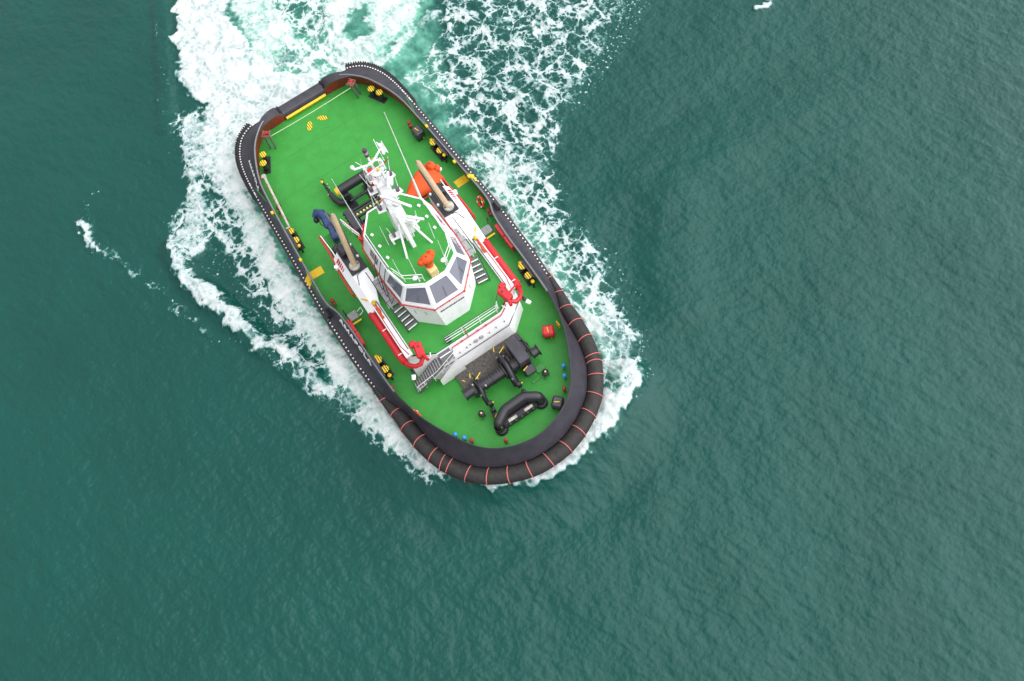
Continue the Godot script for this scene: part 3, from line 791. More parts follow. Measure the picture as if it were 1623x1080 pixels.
	# platforms with radar scanners, lamps and domes
	for q in [[0.55, 0.85, 0.35, 0.55], [-0.62, 0.75, 0.45, 0.6], [-0.55, 2.6, -0.1, 0.45], [0.5, 3.1, -0.15, 0.45], [-0.5, 3.9, -0.35, 0.42], [0.52, 4.3, -0.3, 0.42]]:
		var pf := part(mb().box(V(q[0], q[1], q[2]), V(q[3], 0.05, 0.42), Basis(Vector3.UP, 0.2 * signf(q[0])), 0.02), "platform", M["white"], ms)
		part(mb().cyl(V(q[0] * 1.12, q[1], q[2]), V(q[0] * 1.12, q[1] + 0.26, q[2]), 0.10, 0.10, 12), "navigation_lamp", M["maroon"], pf)
		part(mb().cyl(V(q[0] * 1.12, q[1] + 0.26, q[2]), V(q[0] * 1.12, q[1] + 0.31, q[2]), 0.12, 0.12, 12), "lamp_cap", M["darkgrey"], pf)
		part(mb().cyl(V(0.2 * signf(q[0]), q[1] - 0.25, q[2]), V(q[0], q[1] - 0.02, q[2]), 0.03, 0.03, 6), "strut", M["white"], pf)
	for q in [[V(0.1, 3.6, 0.62), 1.75, 0.55], [V(0.38, 1.9, 0.72), 1.5, 0.75], [V(0.3, 4.55, 0.1), 0.9, -0.5]]:
		var rd := sub("radar", ms, q[0], Basis(Vector3.UP, q[2]))
		part(mb().box(V(0, -0.12, 0), V(0.30, 0.24, 0.34), Basis.IDENTITY, 0.05), "radar_housing", M["white"], rd)
		part(mb().box(V(0, 0.08, 0), V(0.12, 0.12, q[1]), Basis.IDENTITY, 0.04), "radar_scanner", M["white"], rd)
		part(mb().box(V(0, -0.28, -0.25), V(0.3, 0.05, 0.6), Basis.IDENTITY, 0.01), "radar_bracket", M["white"], rd)
	part(mb().ball(V(0.42, 1.35, 0.62), Vector3.ONE * 0.19), "satellite_dome", M["white"], ms)
	part(mb().lathe(V(0.0, 5.25, -0.1), [Vector2(0.06, -0.4), Vector2(0.06, 0.0), Vector2(0.22, 0.02), Vector2(0.24, 0.10), Vector2(0.10, 0.16), Vector2(0.0, 0.16)], 18), "dome_aerial", M["white"], ms)
	# arched top frame and Y shaped spreaders with lamps
	part(mb().tube([V(-0.42, 4.4, -0.4), V(-0.46, 5.2, -0.35), V(-0.34, 5.8, -0.25), V(-0.1, 6.0, -0.2), V(0.2, 6.0, -0.2), V(0.44, 5.75, -0.2), V(0.46, 5.0, -0.25)], 0.055, 8), "top_arch", M["white"], ms)
	part(mb().cyl(V(0, 4.4, -0.3), V(-0.02, 6.3, -0.35), 0.07, 0.05, 8), "top_mast", M["white"], ms)
	for q in [[V(-0.85, 6.15, -0.25), 0], [V(0.72, 6.2, -0.45), 1]]:
		var y := part(mb().cyl(V(0, 5.75, -0.3), q[0], 0.055, 0.045, 8), "spreader", M["white"], ms)
		part(mb().ball(q[0] + V(0, 0.12, -0.04), V(0.10, 0.12, 0.10)), "mast_light", M["white"], y)
	for k in 3:
		part(mb().cyl(V(-0.02, 6.3 + 0.17 * k, -0.38), V(-0.02, 6.42 + 0.17 * k, -0.4), 0.105, 0.105, 12).cyl(V(-0.02, 6.42 + 0.17 * k, -0.4), V(-0.02, 6.47 + 0.17 * k, -0.4), 0.08, 0.08, 12), "signal_lamp", M["maroon"] if k != 1 else M["grey"], ms)
	part(mb().box(V(0.16, 5.7, -0.5), V(0.16, 0.12, 0.1), Basis.IDENTITY, 0.02), "amber_lamp", M["yellow"], ms)
	part(mb().box(V(0.1, 5.55, 0.0), V(0.14, 0.14, 0.1), Basis.IDENTITY, 0.02), "amber_lamp", M["yellow"], ms)
	part(mb().tube([V(-0.5, 3.3, -0.5), V(-0.3, 4.0, -0.6), V(-0.1, 4.9, -0.5), V(0.35, 5.3, -0.3), V(0.75, 5.5, -0.25)], 0.03, 6), "red_cable", M["red"], ms)
	for k in 5:
		part(mb().cyl(V(-0.2 + 0.1 * k, 0.05, 0.62), V(-0.2 + 0.1 * k, 0.5 + 0.1 * (k % 2), 0.6), 0.04, 0.04, 8), "cable_gland", M["white"], ms)
	# many thin rods and small brackets
	for q in [[-0.55, 2.6, -0.1, 1.3, -0.1], [0.6, 3.1, -0.15, 1.0, 0.1], [-0.5, 3.9, -0.35, 1.5, -0.2], [0.55, 4.3, -0.3, 1.2, 0.25], [0.25, 5.4, -0.1, 1.0, 0.1], [-0.3, 5.6, -0.3, 0.8, -0.3], [0.7, 0.85, 0.5, 0.9, 0.1], [-0.75, 0.75, 0.55, 1.1, -0.1], [0.1, 4.4, 0.0, 1.3, 0.0]]:
		part(mb().cyl(V(q[0], q[1], q[2]), V(q[0] + q[4], q[1] + q[3], q[2] - 0.05), 0.022, 0.014, 6), "rod_aerial", M["white"], ms)
	for k in 6:
		var yy := 2.5 + 0.6 * k
		part(mb().cyl(V(-0.45, yy, -0.1), V(0.45, yy + 0.06, -0.15), 0.028, 0.028, 6), "cross_bar", M["white"], ms)
		part(mb().box(V(-0.32 + 0.6 * (k % 2), yy + 0.1, 0.12), V(0.13, 0.16, 0.13), Basis(Vector3.UP, 0.4 * k), 0.02), "lamp_box", M["darkgrey"] if k % 3 == 0 else M["white"], ms)
	# ensign, white cloth drooping from its halyard
	var fl := []
	for i in 9:
		var l := []
		for j in 7:
			var u := i / 8.0; var w := j / 6.0
			l.append(V(0.62 + 0.26 * w + 0.10 * u, 5.95 - 0.25 * u + 0.05 * sin(w * 9.0), -0.30 - 0.85 * u + 0.1 * w + 0.08 * sin(w * 7.0 + u * 4.0)))
		fl.append(l)
	var en := thing("ensign", "drooping pale ensign flag hoisted on the white mast", "flag", V(0.12, RY, 1.72))
	part(mb().loft(fl, V(0.7, -20, 0)), "cloth", M["cloth"], en)
	part(mb().cyl(V(0.55, 5.75, -0.1), V(0.68, 6.0, -1.2), 0.014, 0.014, 5), "gaff", M["white"], en)

# ---------------------------------------------------------------- deck gear
func bollard_pair(a: Vector2, b: Vector2, knob := true) -> void:
	var o := sub("bollard", boat)
	var y := deck_y(a.y)
	var d := (b - a).normalized(); var m := (a + b) * 0.5
	var bs := Basis.looking_at(V(d.x, 0, d.y), Vector3.UP)
	part(mb().box(V(m.x, y + 0.03, m.y), V(0.46, 0.06, a.distance_to(b) + 0.62), bs, 0.02), "base_plate", M["black"], o)
	for p in [a, b]:
		part(mb().cyl(V(p.x, y, p.y), V(p.x, y + 0.72, p.y), 0.17, 0.16, 16), "post", M["black"], o)
		part(mb().lathe(V(p.x, y + 0.70, p.y), [Vector2(0.16, -0.02), Vector2(0.225, 0.0), Vector2(0.225, 0.05), Vector2(0.20, 0.075), Vector2(0.0, 0.085)], 20), "cap", M["hazard"], o, "yellow cap with black stripes")
	if knob:
		var e := b + d * 0.48
		var kp := part(mb().cyl(V(e.x, y, e.y), V(e.x, y + 0.72, e.y), 0.06, 0.06, 8), "knob_post", M["black"], o)
		part(mb().ball(V(e.x, y + 0.78, e.y), V(0.12, 0.10, 0.12)), "knob", M["yellow"], kp)
		var f := a - d * 0.24
		kp = part(mb().cyl(V(f.x, y, f.y), V(f.x, y + 0.66, f.y), 0.05, 0.05, 8), "knob_post", M["black"], o)
		part(mb().ball(V(f.x, y + 0.70, f.y), V(0.11, 0.08, 0.11)), "knob", M["yellow"], kp)
func locker(label: String, at: Vector3, turn: float, size: Vector3, m: Material) -> void:
	var t := thing("deck_locker", label, "locker", at, turn)
	part(mb().box(V(0, size.y * 0.62, 0), V(size.x, size.y * 0.72, size.z), Basis.IDENTITY, 0.09), "body", m, t)
	part(mb().box(V(0, size.y * 0.14, 0), V(size.x * 0.8, size.y * 0.28, size.z * 0.8), Basis.IDENTITY, 0.02), "coaming", M["black"], t)
	part(mb().box(V(-0.02, size.y * 0.985 + 0.004, -0.02), V(0.05, 0.02, size.z * 0.5), Basis(Vector3.UP, 0.2), 0.005), "stripe", M["yellow"], t)
	part(mb().cyl(V(size.x * 0.2, size.y * 0.2, size.z * 0.45), V(size.x * 0.2, size.y * 0.2, size.z * 0.52), 0.04, 0.04, 8), "latch", M["yellow"], t)
func vent(x: float, z: float, m: Material, h: float, called: String) -> void:
	var y := deck_y(z)
	var o := part(mb().cyl(V(x, y, z), V(x, y + h * 0.7, z), 0.055, 0.05, 10).lathe(V(x, y + h * 0.7, z), [Vector2(0.05, -0.06), Vector2(0.12, 0.0), Vector2(0.12, 0.10), Vector2(0.06, 0.17), Vector2(0.0, 0.18)], 12), called, m, boat)
	part(mb().box(V(x, y + 0.02, z), V(0.2, 0.04, 0.2), Basis.IDENTITY, 0.01), "foot", M["weld"], o)
func build_gear() -> void:
	# bollards
	for s in [1.0, -1.0]:
		bollard_pair(Vector2(4.80 * s, 4.62), Vector2(4.76 * s, 5.32))
		bollard_pair(Vector2(5.07 * s, -5.60), Vector2(5.10 * s, -4.86))
		bollard_pair(Vector2(3.98 * s, -11.50), Vector2(4.26 * s, -10.92), false)
	# ---- bow winch
	var w := sub("anchor_winch", boat)
	var y := 2.05
	var gr := part(mb().box(V(0.3, y - 0.02, 8.26), V(4.2, 0.07, 1.30), Basis.IDENTITY, 0.01), "grating", M["grating"], w, "weathered brown grey grating behind the winch")
	for k in 5: part(mb().box(V(-1.4 + 0.9 * k, y + 0.02, 8.26), V(0.02, 0.012, 1.28)), "grating_joint", M["darkgrey"], gr)
	part(mb().box(V(-1.55, y + 0.022, 8.3), V(0.05, 0.012, 0.2), Basis(Vector3.UP, 0.6)), "mark", M["yellow"], gr)
	part(mb().cyl(V(-1.95, 2.75, 9.3), V(2.6, 2.75, 9.42), 0.09, 0.09, 12), "shaft", M["black"], w)
	part(mb().cyl(V(-0.95, 2.75, 9.33), V(0.45, 2.75, 9.37), 0.30, 0.30, 22), "drum", M["black"], w, "black winch drum")
	for q in [[-0.98, 0.48], [-0.22, 0.38], [0.48, 0.50]]:
		part(mb().cyl(V(q[0] - 0.025, 2.75, 9.34), V(q[0] + 0.025, 2.75, 9.34), q[1], q[1], 24), "drum_flange", M["black"], w)
	for q in [[-1.95, -1.35, 9.28], [2.25, 2.65, 9.42]]:
		part(mb().cyl(V(q[0], 2.75, q[2]), V(q[1], 2.75, q[2]), 0.29, 0.25, 18).cyl(V(q[0 if q[0] < 0 else 1], 2.75, q[2]), V(q[0 if q[0] < 0 else 1] + 0.04 * signf(q[0]), 2.75, q[2]), 0.35, 0.35, 18), "warping_head", M["black"], w)
	part(mb().box(V(1.66, 2.95, 9.05), V(0.66, 1.25, 1.5), Basis.IDENTITY, 0.03), "gear_box", M["bulwark"], w, "dark grey gear box of the winch")
	part(mb().box(V(1.66, 2.5, 10.02), V(0.6, 0.9, 0.5), Basis(Vector3.RIGHT, 0.3), 0.04), "motor_cover", M["black"], w)
	part(mb().box(V(1.5, 2.98, 9.98), V(0.34, 0.02, 0.05), Basis(Vector3.UP, 0.3)), "mark", M["yellow"], w)
	for q in [[0.72, 8.35, 10.35, 0.26], [-1.12, 8.85, 10.35, 0.17]]:
		var arc := []
		for k in 11:
			var t := k / 10.0
			arc.append(V(q[0] + 0.05 * sin(t * 5.0), 2.25 + 0.95 * sin(PI * (0.12 + 0.80 * t)), lerpf(q[1], q[2], t)))
		part(mb().tube(arc, q[3], 4, false, 0.75, 0.75), "brake_band", M["black"], w)
		part(mb().box(V(q[0], 2.35, q[1] + 0.1), V(0.2, 0.75, 0.22), Basis.IDENTITY, 0.03), "brake_post", M["black"], w)
		part(mb().tube([V(q[0] + 0.1, 3.15, q[1] + 0.15), V(q[0] + 0.30, 3.25, q[1] + 0.10), V(q[0] + 0.5, 3.25, q[1] + 0.0)], 0.03, 6), "brake_handle", M["yellow"], w)
		part(mb().tube([V(q[0] - 0.1, 3.1, q[1] - 0.1), V(q[0] + 0.02, 3.2, q[1] - 0.3)], 0.025, 6), "brake_handle", M["yellow"], w)
		part(mb().box(V(q[0] + 0.05, 2.5, q[2] + 0.05), V(0.28, 0.5, 0.24), Basis.IDENTITY, 0.05), "chain_stopper", M["black"], w)
		part(mb().ball(V(q[0] + 0.2, 2.72, q[2] + 0.1), Vector3.ONE * 0.05), "knob", M["yellow"], w)
	for q in [[-0.9, 2.95, 8.95], [-0.75, 2.9, 9.55], [-1.3, 2.85, 9.1]]:
		part(mb().cyl(V(q[0], q[1], q[2]), V(q[0], q[1] + 0.14, q[2]), 0.06, 0.05, 10), "grease_cap", M["offwhite"], w)
	part(mb().tube([V(2.1, 2.6, 8.2), V(2.25, 3.0, 8.5), V(2.3, 2.6, 9.0), V(2.2, 2.9, 9.3)], 0.06, 8).tube([V(2.25, 2.3, 8.2), V(2.4, 2.6, 8.7), V(2.35, 2.4, 9.2)], 0.05, 8), "hydraulic_pipes", M["black"], w)
	part(mb().box(V(2.25, 2.06, 10.1), V(0.5, 0.03, 0.4), Basis(Vector3.UP, 0.2)).box(V(1.7, 2.06, 10.55), V(0.5, 0.03, 0.15), Basis(Vector3.UP, 0.1)), "hatch", M["weld"], w)
	part(mb().box(V(0.98, 2.55, 9.2), V(0.35, 0.8, 0.9), Basis.IDENTITY, 0.06).cyl(V(0.95, 2.75, 9.37), V(1.35, 2.75, 9.37), 0.33, 0.33, 18), "clutch_housing", M["black"], w)
	part(mb().box(V(-1.35, 2.5, 9.25), V(0.30, 0.85, 0.7), Basis.IDENTITY, 0.06), "bearing_block", M["black"], w)
	part(mb().box(V(2.08, 2.75, 8.75), V(0.22, 0.5, 0.7), Basis.IDENTITY, 0.05).cyl(V(2.1, 2.9, 8.1), V(2.1, 2.9, 8.5), 0.17, 0.17, 14), "hydraulic_motor", M["black"], w)
	for k in 7: part(mb().cyl(V(-0.85 + 0.19 * k, 2.75, 9.34), V(-0.72 + 0.19 * k, 2.75, 9.34), 0.335, 0.335, 20), "rope_layer", M["black"], w)
	for q in [[0.55, 8.6], [0.9, 8.75], [-1.0, 8.6], [-1.25, 9.9], [0.6, 10.1]]: part(mb().cyl(V(q[0], 2.2, q[1]), V(q[0], 3.05, q[1]), 0.05, 0.04, 8).ball(V(q[0], 3.08, q[1]), Vector3.ONE * 0.07), "control_lever", M["darkgrey"], w)
	part(mb().tube([V(1.2, 2.1, 8.0), V(1.0, 2.4, 8.2), V(0.9, 2.3, 8.7), V(0.4, 2.2, 8.9), V(-0.2, 2.15, 8.8), V(-0.9, 2.2, 8.95)], 0.05, 8).tube([V(1.3, 2.1, 8.1), V(1.1, 2.3, 8.5), V(0.2, 2.15, 8.98), V(-0.6, 2.2, 9.0)], 0.04, 8), "hydraulic_hoses", M["black"], w)
	# chain stoppers between winch and staple
	for q in [[-1.15, 10.75], [0.75, 10.85], [-1.2, 11.05], [0.82, 11.1]]:
		part(mb().box(V(q[0], 2.35, q[1]), V(0.26, 0.42, 0.26), Basis(Vector3.UP, 0.5), 0.06).ball(V(q[0], 2.6, q[1]), V(0.14, 0.1, 0.14)), "chain_guide", M["black"], w)
	# ---- towing staple at the bow
	var st := sub("towing_staple", boat)
	part(mb().tube([V(-1.36, 2.1, 11.74), V(-1.40, 2.75, 11.74), V(-1.36, 2.98, 11.70), V(-1.26, 3.08, 11.62), V(-0.82, 3.12, 11.36), V(-0.70, 3.14, 11.31), V(-0.56, 3.14, 11.28), V(0.40, 3.14, 11.26), V(0.54, 3.14, 11.29), V(0.66, 3.12, 11.34), V(1.10, 3.08, 11.62), V(1.20, 2.98, 11.70), V(1.24, 2.75, 11.74), V(1.22, 2.1, 11.74)], 0.255, 18), "staple", M["black"], st, "bent black towing staple")
	var wp := [Vector2(-1.34, 11.60), Vector2(-0.74, 11.24), Vector2(0.58, 11.22), Vector2(1.18, 11.60), Vector2(1.18, 11.86), Vector2(0.52, 11.52), Vector2(-0.66, 11.54), Vector2(-1.34, 11.86)]
	part(mb().prism(wp, 2.1, 3.02), "web", M["black"], st)
	part(mb().box(V(-0.08, 2.35, 11.72), V(2.2, 0.55, 0.42), Basis.IDENTITY, 0.08), "base_block", M["black"], st)
	for k in 5: part(mb().cyl(V(-0.8 + 0.36 * k, 2.4, 11.94), V(-0.8 + 0.36 * k, 2.62, 11.94), 0.09, 0.07, 10), "shackle", M["black"], st)
	for s in [-1.32, 1.2]:
		part(mb().lathe(V(s, 2.06, 11.8), [Vector2(0.36, 0.0), Vector2(0.36, 0.14), Vector2(0.28, 0.24), Vector2(0.0, 0.26)], 20), "foot", M["black"], st)
		var l := []
		for k in 16: l.append(V(s + 0.01, 2.9 + 0.25 * cos(TAU * k / 16.0), 11.68 + 0.25 * sin(TAU * k / 16.0)))
		part(mb().tube(l, 0.03, 6, true), "rope_turn", M["yellow"], st)
	for q in [[-0.55, 11.78], [0.45, 11.78]]:
		part(mb().box(V(q[0], 2.66, q[1]), V(0.52, 0.03, 0.16), Basis(Vector3.RIGHT, 0.35), 0.005), "wear_plate", M["offwhite"], st)
	for q in [[-1.12, 11.22, 0.5], [0.78, 11.10, -0.1]]:
		for k in 4:
			part(mb().tube([V(q[0] - 0.16, 2.62 - 0.03 * k, q[1] - 0.05 + 0.1 * k * q[2]), V(q[0] + 0.02, 2.74 - 0.03 * k, q[1] + 0.10 * k - 0.1), V(q[0] + 0.2, 2.62 - 0.03 * k, q[1] + 0.1 * k * q[2])], 0.03, 6), "rope_turn", M["yellow"], st)
	for q in [[2.30, 10.62], [-1.76, 10.55]]:
		var m := sub("mushroom_vent", boat, V(q[0], deck_y(q[1]), q[1]))
		part(mb().cyl(V(0, 0, 0), V(0, 0.42, 0), 0.10, 0.10, 12), "stem", M["black"], m)
		part(mb().lathe(V(0, 0.42, 0), [Vector2(0.10, -0.04), Vector2(0.19, 0.0), Vector2(0.18, 0.10), Vector2(0.08, 0.18), Vector2(0, 0.19)], 14), "head", M["black"], m)
		part(mb().ball(V(0, 0.62, 0), V(0.06, 0.04, 0.06)), "nut", M["tan"], m)
		for k in 3: part(mb().box(V(0.16 * cos(k * 2.1), 0.04, 0.16 * sin(k * 2.1)), V(0.05, 0.3, 0.16), Basis(Vector3.UP, k * 2.1)), "gusset", M["weld"], m)
	# ---- lockers
	locker("red deck locker with a yellow stripe on its lid", V(3.78, deck_y(8.75), 8.72), -0.5, V(0.66, 0.68, 0.62), M["red"])
	locker("black deck locker with rounded corners near the towing staple", V(1.86, deck_y(12.5), 12.42), 0.75, V(0.66, 0.70, 0.60), M["bulwark"])
	locker("black deck locker beside the bulwark bollards of the aft deck", V(4.72, 1.7, -6.95), 0.1, V(0.62, 0.85, 0.66), M["bulwark"])
	# ---- small vents along the bow
	for q in [[3.30, 10.9, "brightblue"], [3.02, 11.4, "brightblue"], [2.58, 12.0, "rustred"], [-3.52, 10.72, "brightblue"], [-3.22, 11.15, "brightblue"], [-2.98, 11.5, "rustred"], [-1.5, 12.55, "rustred"]]:
		vent(q[0], q[1], M[q[2]], 0.72, "air_pipe")
	part(mb().box(V(4.42, 2.45, 8.75), V(0.06, 0.5, 0.32), Basis.IDENTITY, 0.01), "plate_marking", M["yellow"], boat)
	# ---- red hose boxes beside the bulwark
	for s in [1.0, -1.0]:
		for zz in [2.0, 2.92]:
			var hb := thing("hose_box", "red fire hose box inside the " + ("bulwark with the white lettering" if s < 0 else "unlettered bulwark") + (" next to the steps" if zz < 2.5 else " next to the bollards"), "hose box", V(5.02 * s, 1.7, zz), 0.02 * s, "red hose boxes along the bulwark")
			part(mb().box(V(0, 0.62, 0), V(0.20, 0.42, 0.84), Basis.IDENTITY, 0.05), "body", M["red"], hb)
			part(mb().box(V(0, 0.86, 0), V(0.23, 0.06, 0.88), Basis.IDENTITY, 0.02), "lid", M["red"], hb)
			for k in [-0.3, 0.3]: part(mb().cyl(V(0, 0, k), V(0, 0.45, k), 0.025, 0.025, 6), "leg", M["red"], hb)
	# ---- life buoys and small fittings against the bulwark
	for q in [[5.22, -0.55, 1], [-4.66, 8.5, -1]]:
		var lb := thing("life_buoy", "orange life buoy hung inside the %s" % ("bulwark near the exhaust pipe and rescue boat" if q[2] > 0 else "curved bow bulwark"), "life buoy", V(q[0], deck_y(q[1]) + 0.38, q[1]))
		var l := []
		for k in 20: l.append(V(0.10 * sin(TAU * k / 20.0) * q[2], 0.0 + 0.30 * sin(TAU * k / 20.0), 0.30 * cos(TAU * k / 20.0)))
		part(mb().tube(l, 0.075, 10, true), "ring", M["orange"], lb)
		for k in 4:
			var t := TAU * (k + 0.5) / 4.0
			part(mb().box(V(0.10 * sin(t) * q[2], 0.30 * sin(t), 0.30 * cos(t)), V(0.16, 0.16, 0.10), Basis(Vector3.RIGHT, -t), 0.02), "band", M["white"], lb)
	for q in [[5.26, 0.35], [4.62, -7.9], [-5.2, -0.2], [-5.0, 6.3], [-4.95, -7.6]]:
		part(mb().cyl(V(q[0], 1.7, q[1]), V(q[0], 2.25, q[1]), 0.09, 0.09, 10).ball(V(q[0], 2.3, q[1]), V(0.13, 0.10, 0.13)).ball(V(q[0], 2.2, q[1] + 0.22), V(0.11, 0.11, 0.13)), "hydrant", M["rustred"], boat)
	for q in [[5.28, -6.6], [-5.38, -7.15], [5.3, -3.4], [-5.45, -3.3], [5.45, -2.0]]:
		part(mb().box(V(q[0], 2.78, q[1]), V(0.16, 0.12, 0.22), Basis.IDENTITY, 0.03), "rail_marker", M["yellow"], boat)
	# ---- stowed white pole
	var po := thing("stowed_pole", "long white pole stowed along the bulwark of the aft deck", "pole", V(-4.82, 1.7, -7.85), -0.088)
	part(mb().cyl(V(0, 0.85, -2.0), V(0, 0.85, 2.05), 0.085, 0.075, 12), "pole", M["offwhite"], po)
	part(mb().box(V(0, 0.87, -2.05), V(0.24, 0.24, 0.26), Basis.IDENTITY, 0.04).box(V(-0.12, 0.87, -2.05), V(0.16, 0.16, 0.16), Basis.IDENTITY, 0.03), "pole_head", M["offwhite"], po)
	part(mb().box(V(-0.08, 0.87, 2.08), V(0.26, 0.1, 0.1), Basis.IDENTITY, 0.02), "pole_foot", M["offwhite"], po)
	for zz in [-1.3, -0.2, 1.0]: part(mb().tube([V(0.03, 0.0, zz), V(0.03, 0.74, zz), V(-0.4, 0.74, zz)], 0.03, 6), "cradle", M["rustred"], po)
	# ---- stern posts with a pale rope between
	for s in [1.0, -1.0]:
		var sp := sub("tow_pin", boat, V(3.12 * s, 1.7, -12.25), Basis(Vector3.UP, 0.6 * s))
		for k in [-0.17, 0.17]: part(mb().box(V(k, 0.6, 0.12), V(0.09, 1.2, 0.10), Basis(Vector3.RIGHT, -0.12), 0.01), "leg", M["darkgrey"], sp)
		part(mb().box(V(0, 1.2, -0.05), V(0.5, 0.05, 0.46), Basis.IDENTITY, 0.01), "frame_top", M["rustred"], sp)
		part(mb().cyl(V(-0.2, 1.26, -0.05), V(0.2, 1.26, -0.05), 0.09, 0.09, 12), "roller", M["rustred"], sp)
		for k in [-0.22, 0.22]: part(mb().box(V(k, 1.24, -0.05), V(0.05, 0.08, 0.5)), "frame_bar", M["darkgrey"], sp)
		part(mb().ball(V(0.05, 1.36, -0.05), V(0.07, 0.07, 0.07)), "nut", M["red"], sp)
	var rp := thing("deck_rope", "pale rope stretched straight across the aft deck", "rope", V(0, 1.7, -12.2))
	part(mb().tube([V(-2.95, 0.95, 0.0), V(-1.5, 0.90, 0.0), V(0, 0.88, 0.0), V(1.5, 0.90, 0.0), V(2.95, 0.95, 0.0)], 0.022, 6), "rope", M["rope"], rp)
	# ---- aft towing bitt
	var tb := sub("towing_bitt", boat)
	part(mb().cyl(V(-1.35, 2.85, -5.9), V(0.55, 2.85, -5.9), 0.30, 0.30, 22), "cross_tube", M["black"], tb, "thick black cross tube of the towing bitt")
	part(mb().cyl(V(-1.58, 2.85, -5.9), V(-1.352, 2.85, -5.9), 0.22, 0.30, 22), "end_disc", M["yellow"], tb, "yellow end of the cross tube")
	for xx in [-1.1, 0.3]:
		part(mb().box(V(xx, 2.2, -5.75), V(0.34, 1.05, 0.62), Basis.IDENTITY, 0.05), "cheek", M["black"], tb)
		part(mb().box(V(xx, 1.73, -5.6), V(0.6, 0.06, 1.1), Basis.IDENTITY, 0.02), "foot_plate", M["black"], tb)
	part(mb().cyl(V(-1.1, 2.35, -5.2), V(0.35, 2.35, -5.2), 0.09, 0.09, 12), "lower_bar", M["black"], tb)
	part(mb().tube([V(-1.25, 2.1, -5.45), V(-1.65, 2.1, -5.65), V(-1.82, 2.1, -6.1), V(-1.86, 2.1, -6.6)], [0.24, 0.22, 0.19, 0.16], 12), "tow_hook", M["black"], tb)
	for k in 6:
		part(mb().box(V(-1.86 + 0.03 * (k % 2), 2.1 + 0.02 * (k % 3), -6.7 - 0.2 * k), V(0.20 - 0.012 * k, 0.16, 0.17), Basis(Vector3.UP, 0.5 * (k % 2)), 0.04), "chain_link", M["black"], tb)
	part(mb().ball(V(-1.88, 2.26, -7.55), V(0.08, 0.06, 0.12)), "shackle_pin", M["yellow"], tb)
	for q in [[-1.7, -6.95], [-1.7, -7.25], [-2.0, -6.55]]: part(mb().ball(V(q[0], 2.2, q[1]), Vector3.ONE * 0.04), "rivet", M["tan"], tb)
	part(mb().cyl(V(0.62, 2.7, -5.85), V(1.25, 2.7, -5.85), 0.34, 0.30, 18).box(V(0.75, 2.3, -5.6), V(0.7, 0.5, 0.5), Basis.IDENTITY, 0.06), "capstan", M["red"], tb, "red capstan beside the towing bitt")
	part(mb().cyl(V(0.9, 1.7, -5.6), V(0.9, 2.4, -5.6), 0.25, 0.2, 14), "capstan_foot", M["black"], tb)
	# ---- aft towing winch
	var tw := sub("towing_winch", boat)
	part(mb().box(V(-1.66, 2.85, -2.98), V(0.56, 2.2, 1.55), Basis.IDENTITY, 0.05), "gear_case", M["bulwark"], tw, "dark grey gear case of the aft winch")
	for k in 6: part(mb().box(V(-1.96, 3.85, -3.6 + 0.24 * k), V(0.08, 0.14, 0.10), Basis.IDENTITY, 0.02), "case_rib", M["black"], tw)
	part(mb().cyl(V(-1.4, 2.7, -2.9), V(0.9, 2.7, -2.9), 0.42, 0.42, 22), "drum", M["black"], tw)
	for xx in [-1.3, -0.2, 0.85]: part(mb().cyl(V(xx, 2.7, -2.9), V(xx + 0.06, 2.7, -2.9), 0.78, 0.78, 26), "drum_flange", M["black"], tw)
	for q in [[-3.85, 3.35], [-3.55, 3.45], [-3.2, 3.5]]:
		part(mb().box(V(-0.55, q[1], q[0]), V(1.9, 0.14, 0.14), Basis.IDENTITY, 0.02), "frame_bar", M["black"], tw)
	for k in 7: part(mb().box(V(-1.25 + 0.22 * k, 3.50, -3.38), V(0.10, 0.06, 0.14)), "roller_bolt", M["tan"], tw)
	for xx in [-1.5, 0.45]: part(mb().box(V(xx, 2.5, -3.6), V(0.16, 1.75, 0.5), Basis.IDENTITY, 0.03), "side_frame", M["black"], tw)
	part(mb().box(V(0.5, 3.5, -3.2), V(0.5, 0.14, 0.5), Basis(Vector3.UP, 0.4), 0.05), "brake_cover", M["orange"], tw)
	# ---- blue folded deck crane
	var cr := sub("deck_crane", boat)
	part(mb().cyl(V(-3.05, BDY, -2.1), V(-3.05, BDY + 0.5, -2.1), 0.24, 0.2, 16), "pedestal", M["darkgrey"], cr)
	part(mb().box(V(-2.98, BDY + 0.45, -2.4), V(0.4, 0.5, 1.1), Basis(Vector3.UP, -0.15), 0.08), "lower_boom", M["blue"], cr, "blue folded crane boom")
	part(mb().box(V(-2.95, BDY + 0.6, -3.15), V(0.5, 0.40, 0.9), Basis(Vector3.UP, -0.12), 0.1).tube([V(-2.92, BDY + 0.6, -3.3), V(-2.98, BDY + 0.62, -3.72), V(-3.2, BDY + 0.55, -3.98), V(-3.42, BDY + 0.4, -3.92)], [0.24, 0.27, 0.25, 0.15], 14), "upper_boom", M["blue"], cr)
	part(mb().cyl(V(-2.72, BDY + 0.75, -2.2), V(-2.8, BDY + 0.8, -3.5), 0.07, 0.06, 10), "ram", M["darkgrey"], cr)
	part(mb().ball(V(-3.42, BDY + 0.36, -3.72), V(0.16, 0.2, 0.18), 12, 8, 0.2, 4), "hook_block", M["black"], cr)
	part(mb().box(V(-3.05, BDY + 0.72, -2.9), V(0.16, 0.12, 0.24), Basis(Vector3.UP, 0.5), 0.03), "valve_block", M["orange"], cr)
	part(mb().tube([V(-3.2, BDY + 0.7, -2.7), V(-3.32, BDY + 0.8, -3.1), V(-3.2, BDY + 0.75, -3.5)], 0.035, 6).tube([V(-2.7, BDY + 0.5, -2.9), V(-2.66, BDY + 0.7, -3.3), V(-2.8, BDY + 0.7, -3.7)], 0.035, 6), "hydraulic_hoses", M["black"], cr)
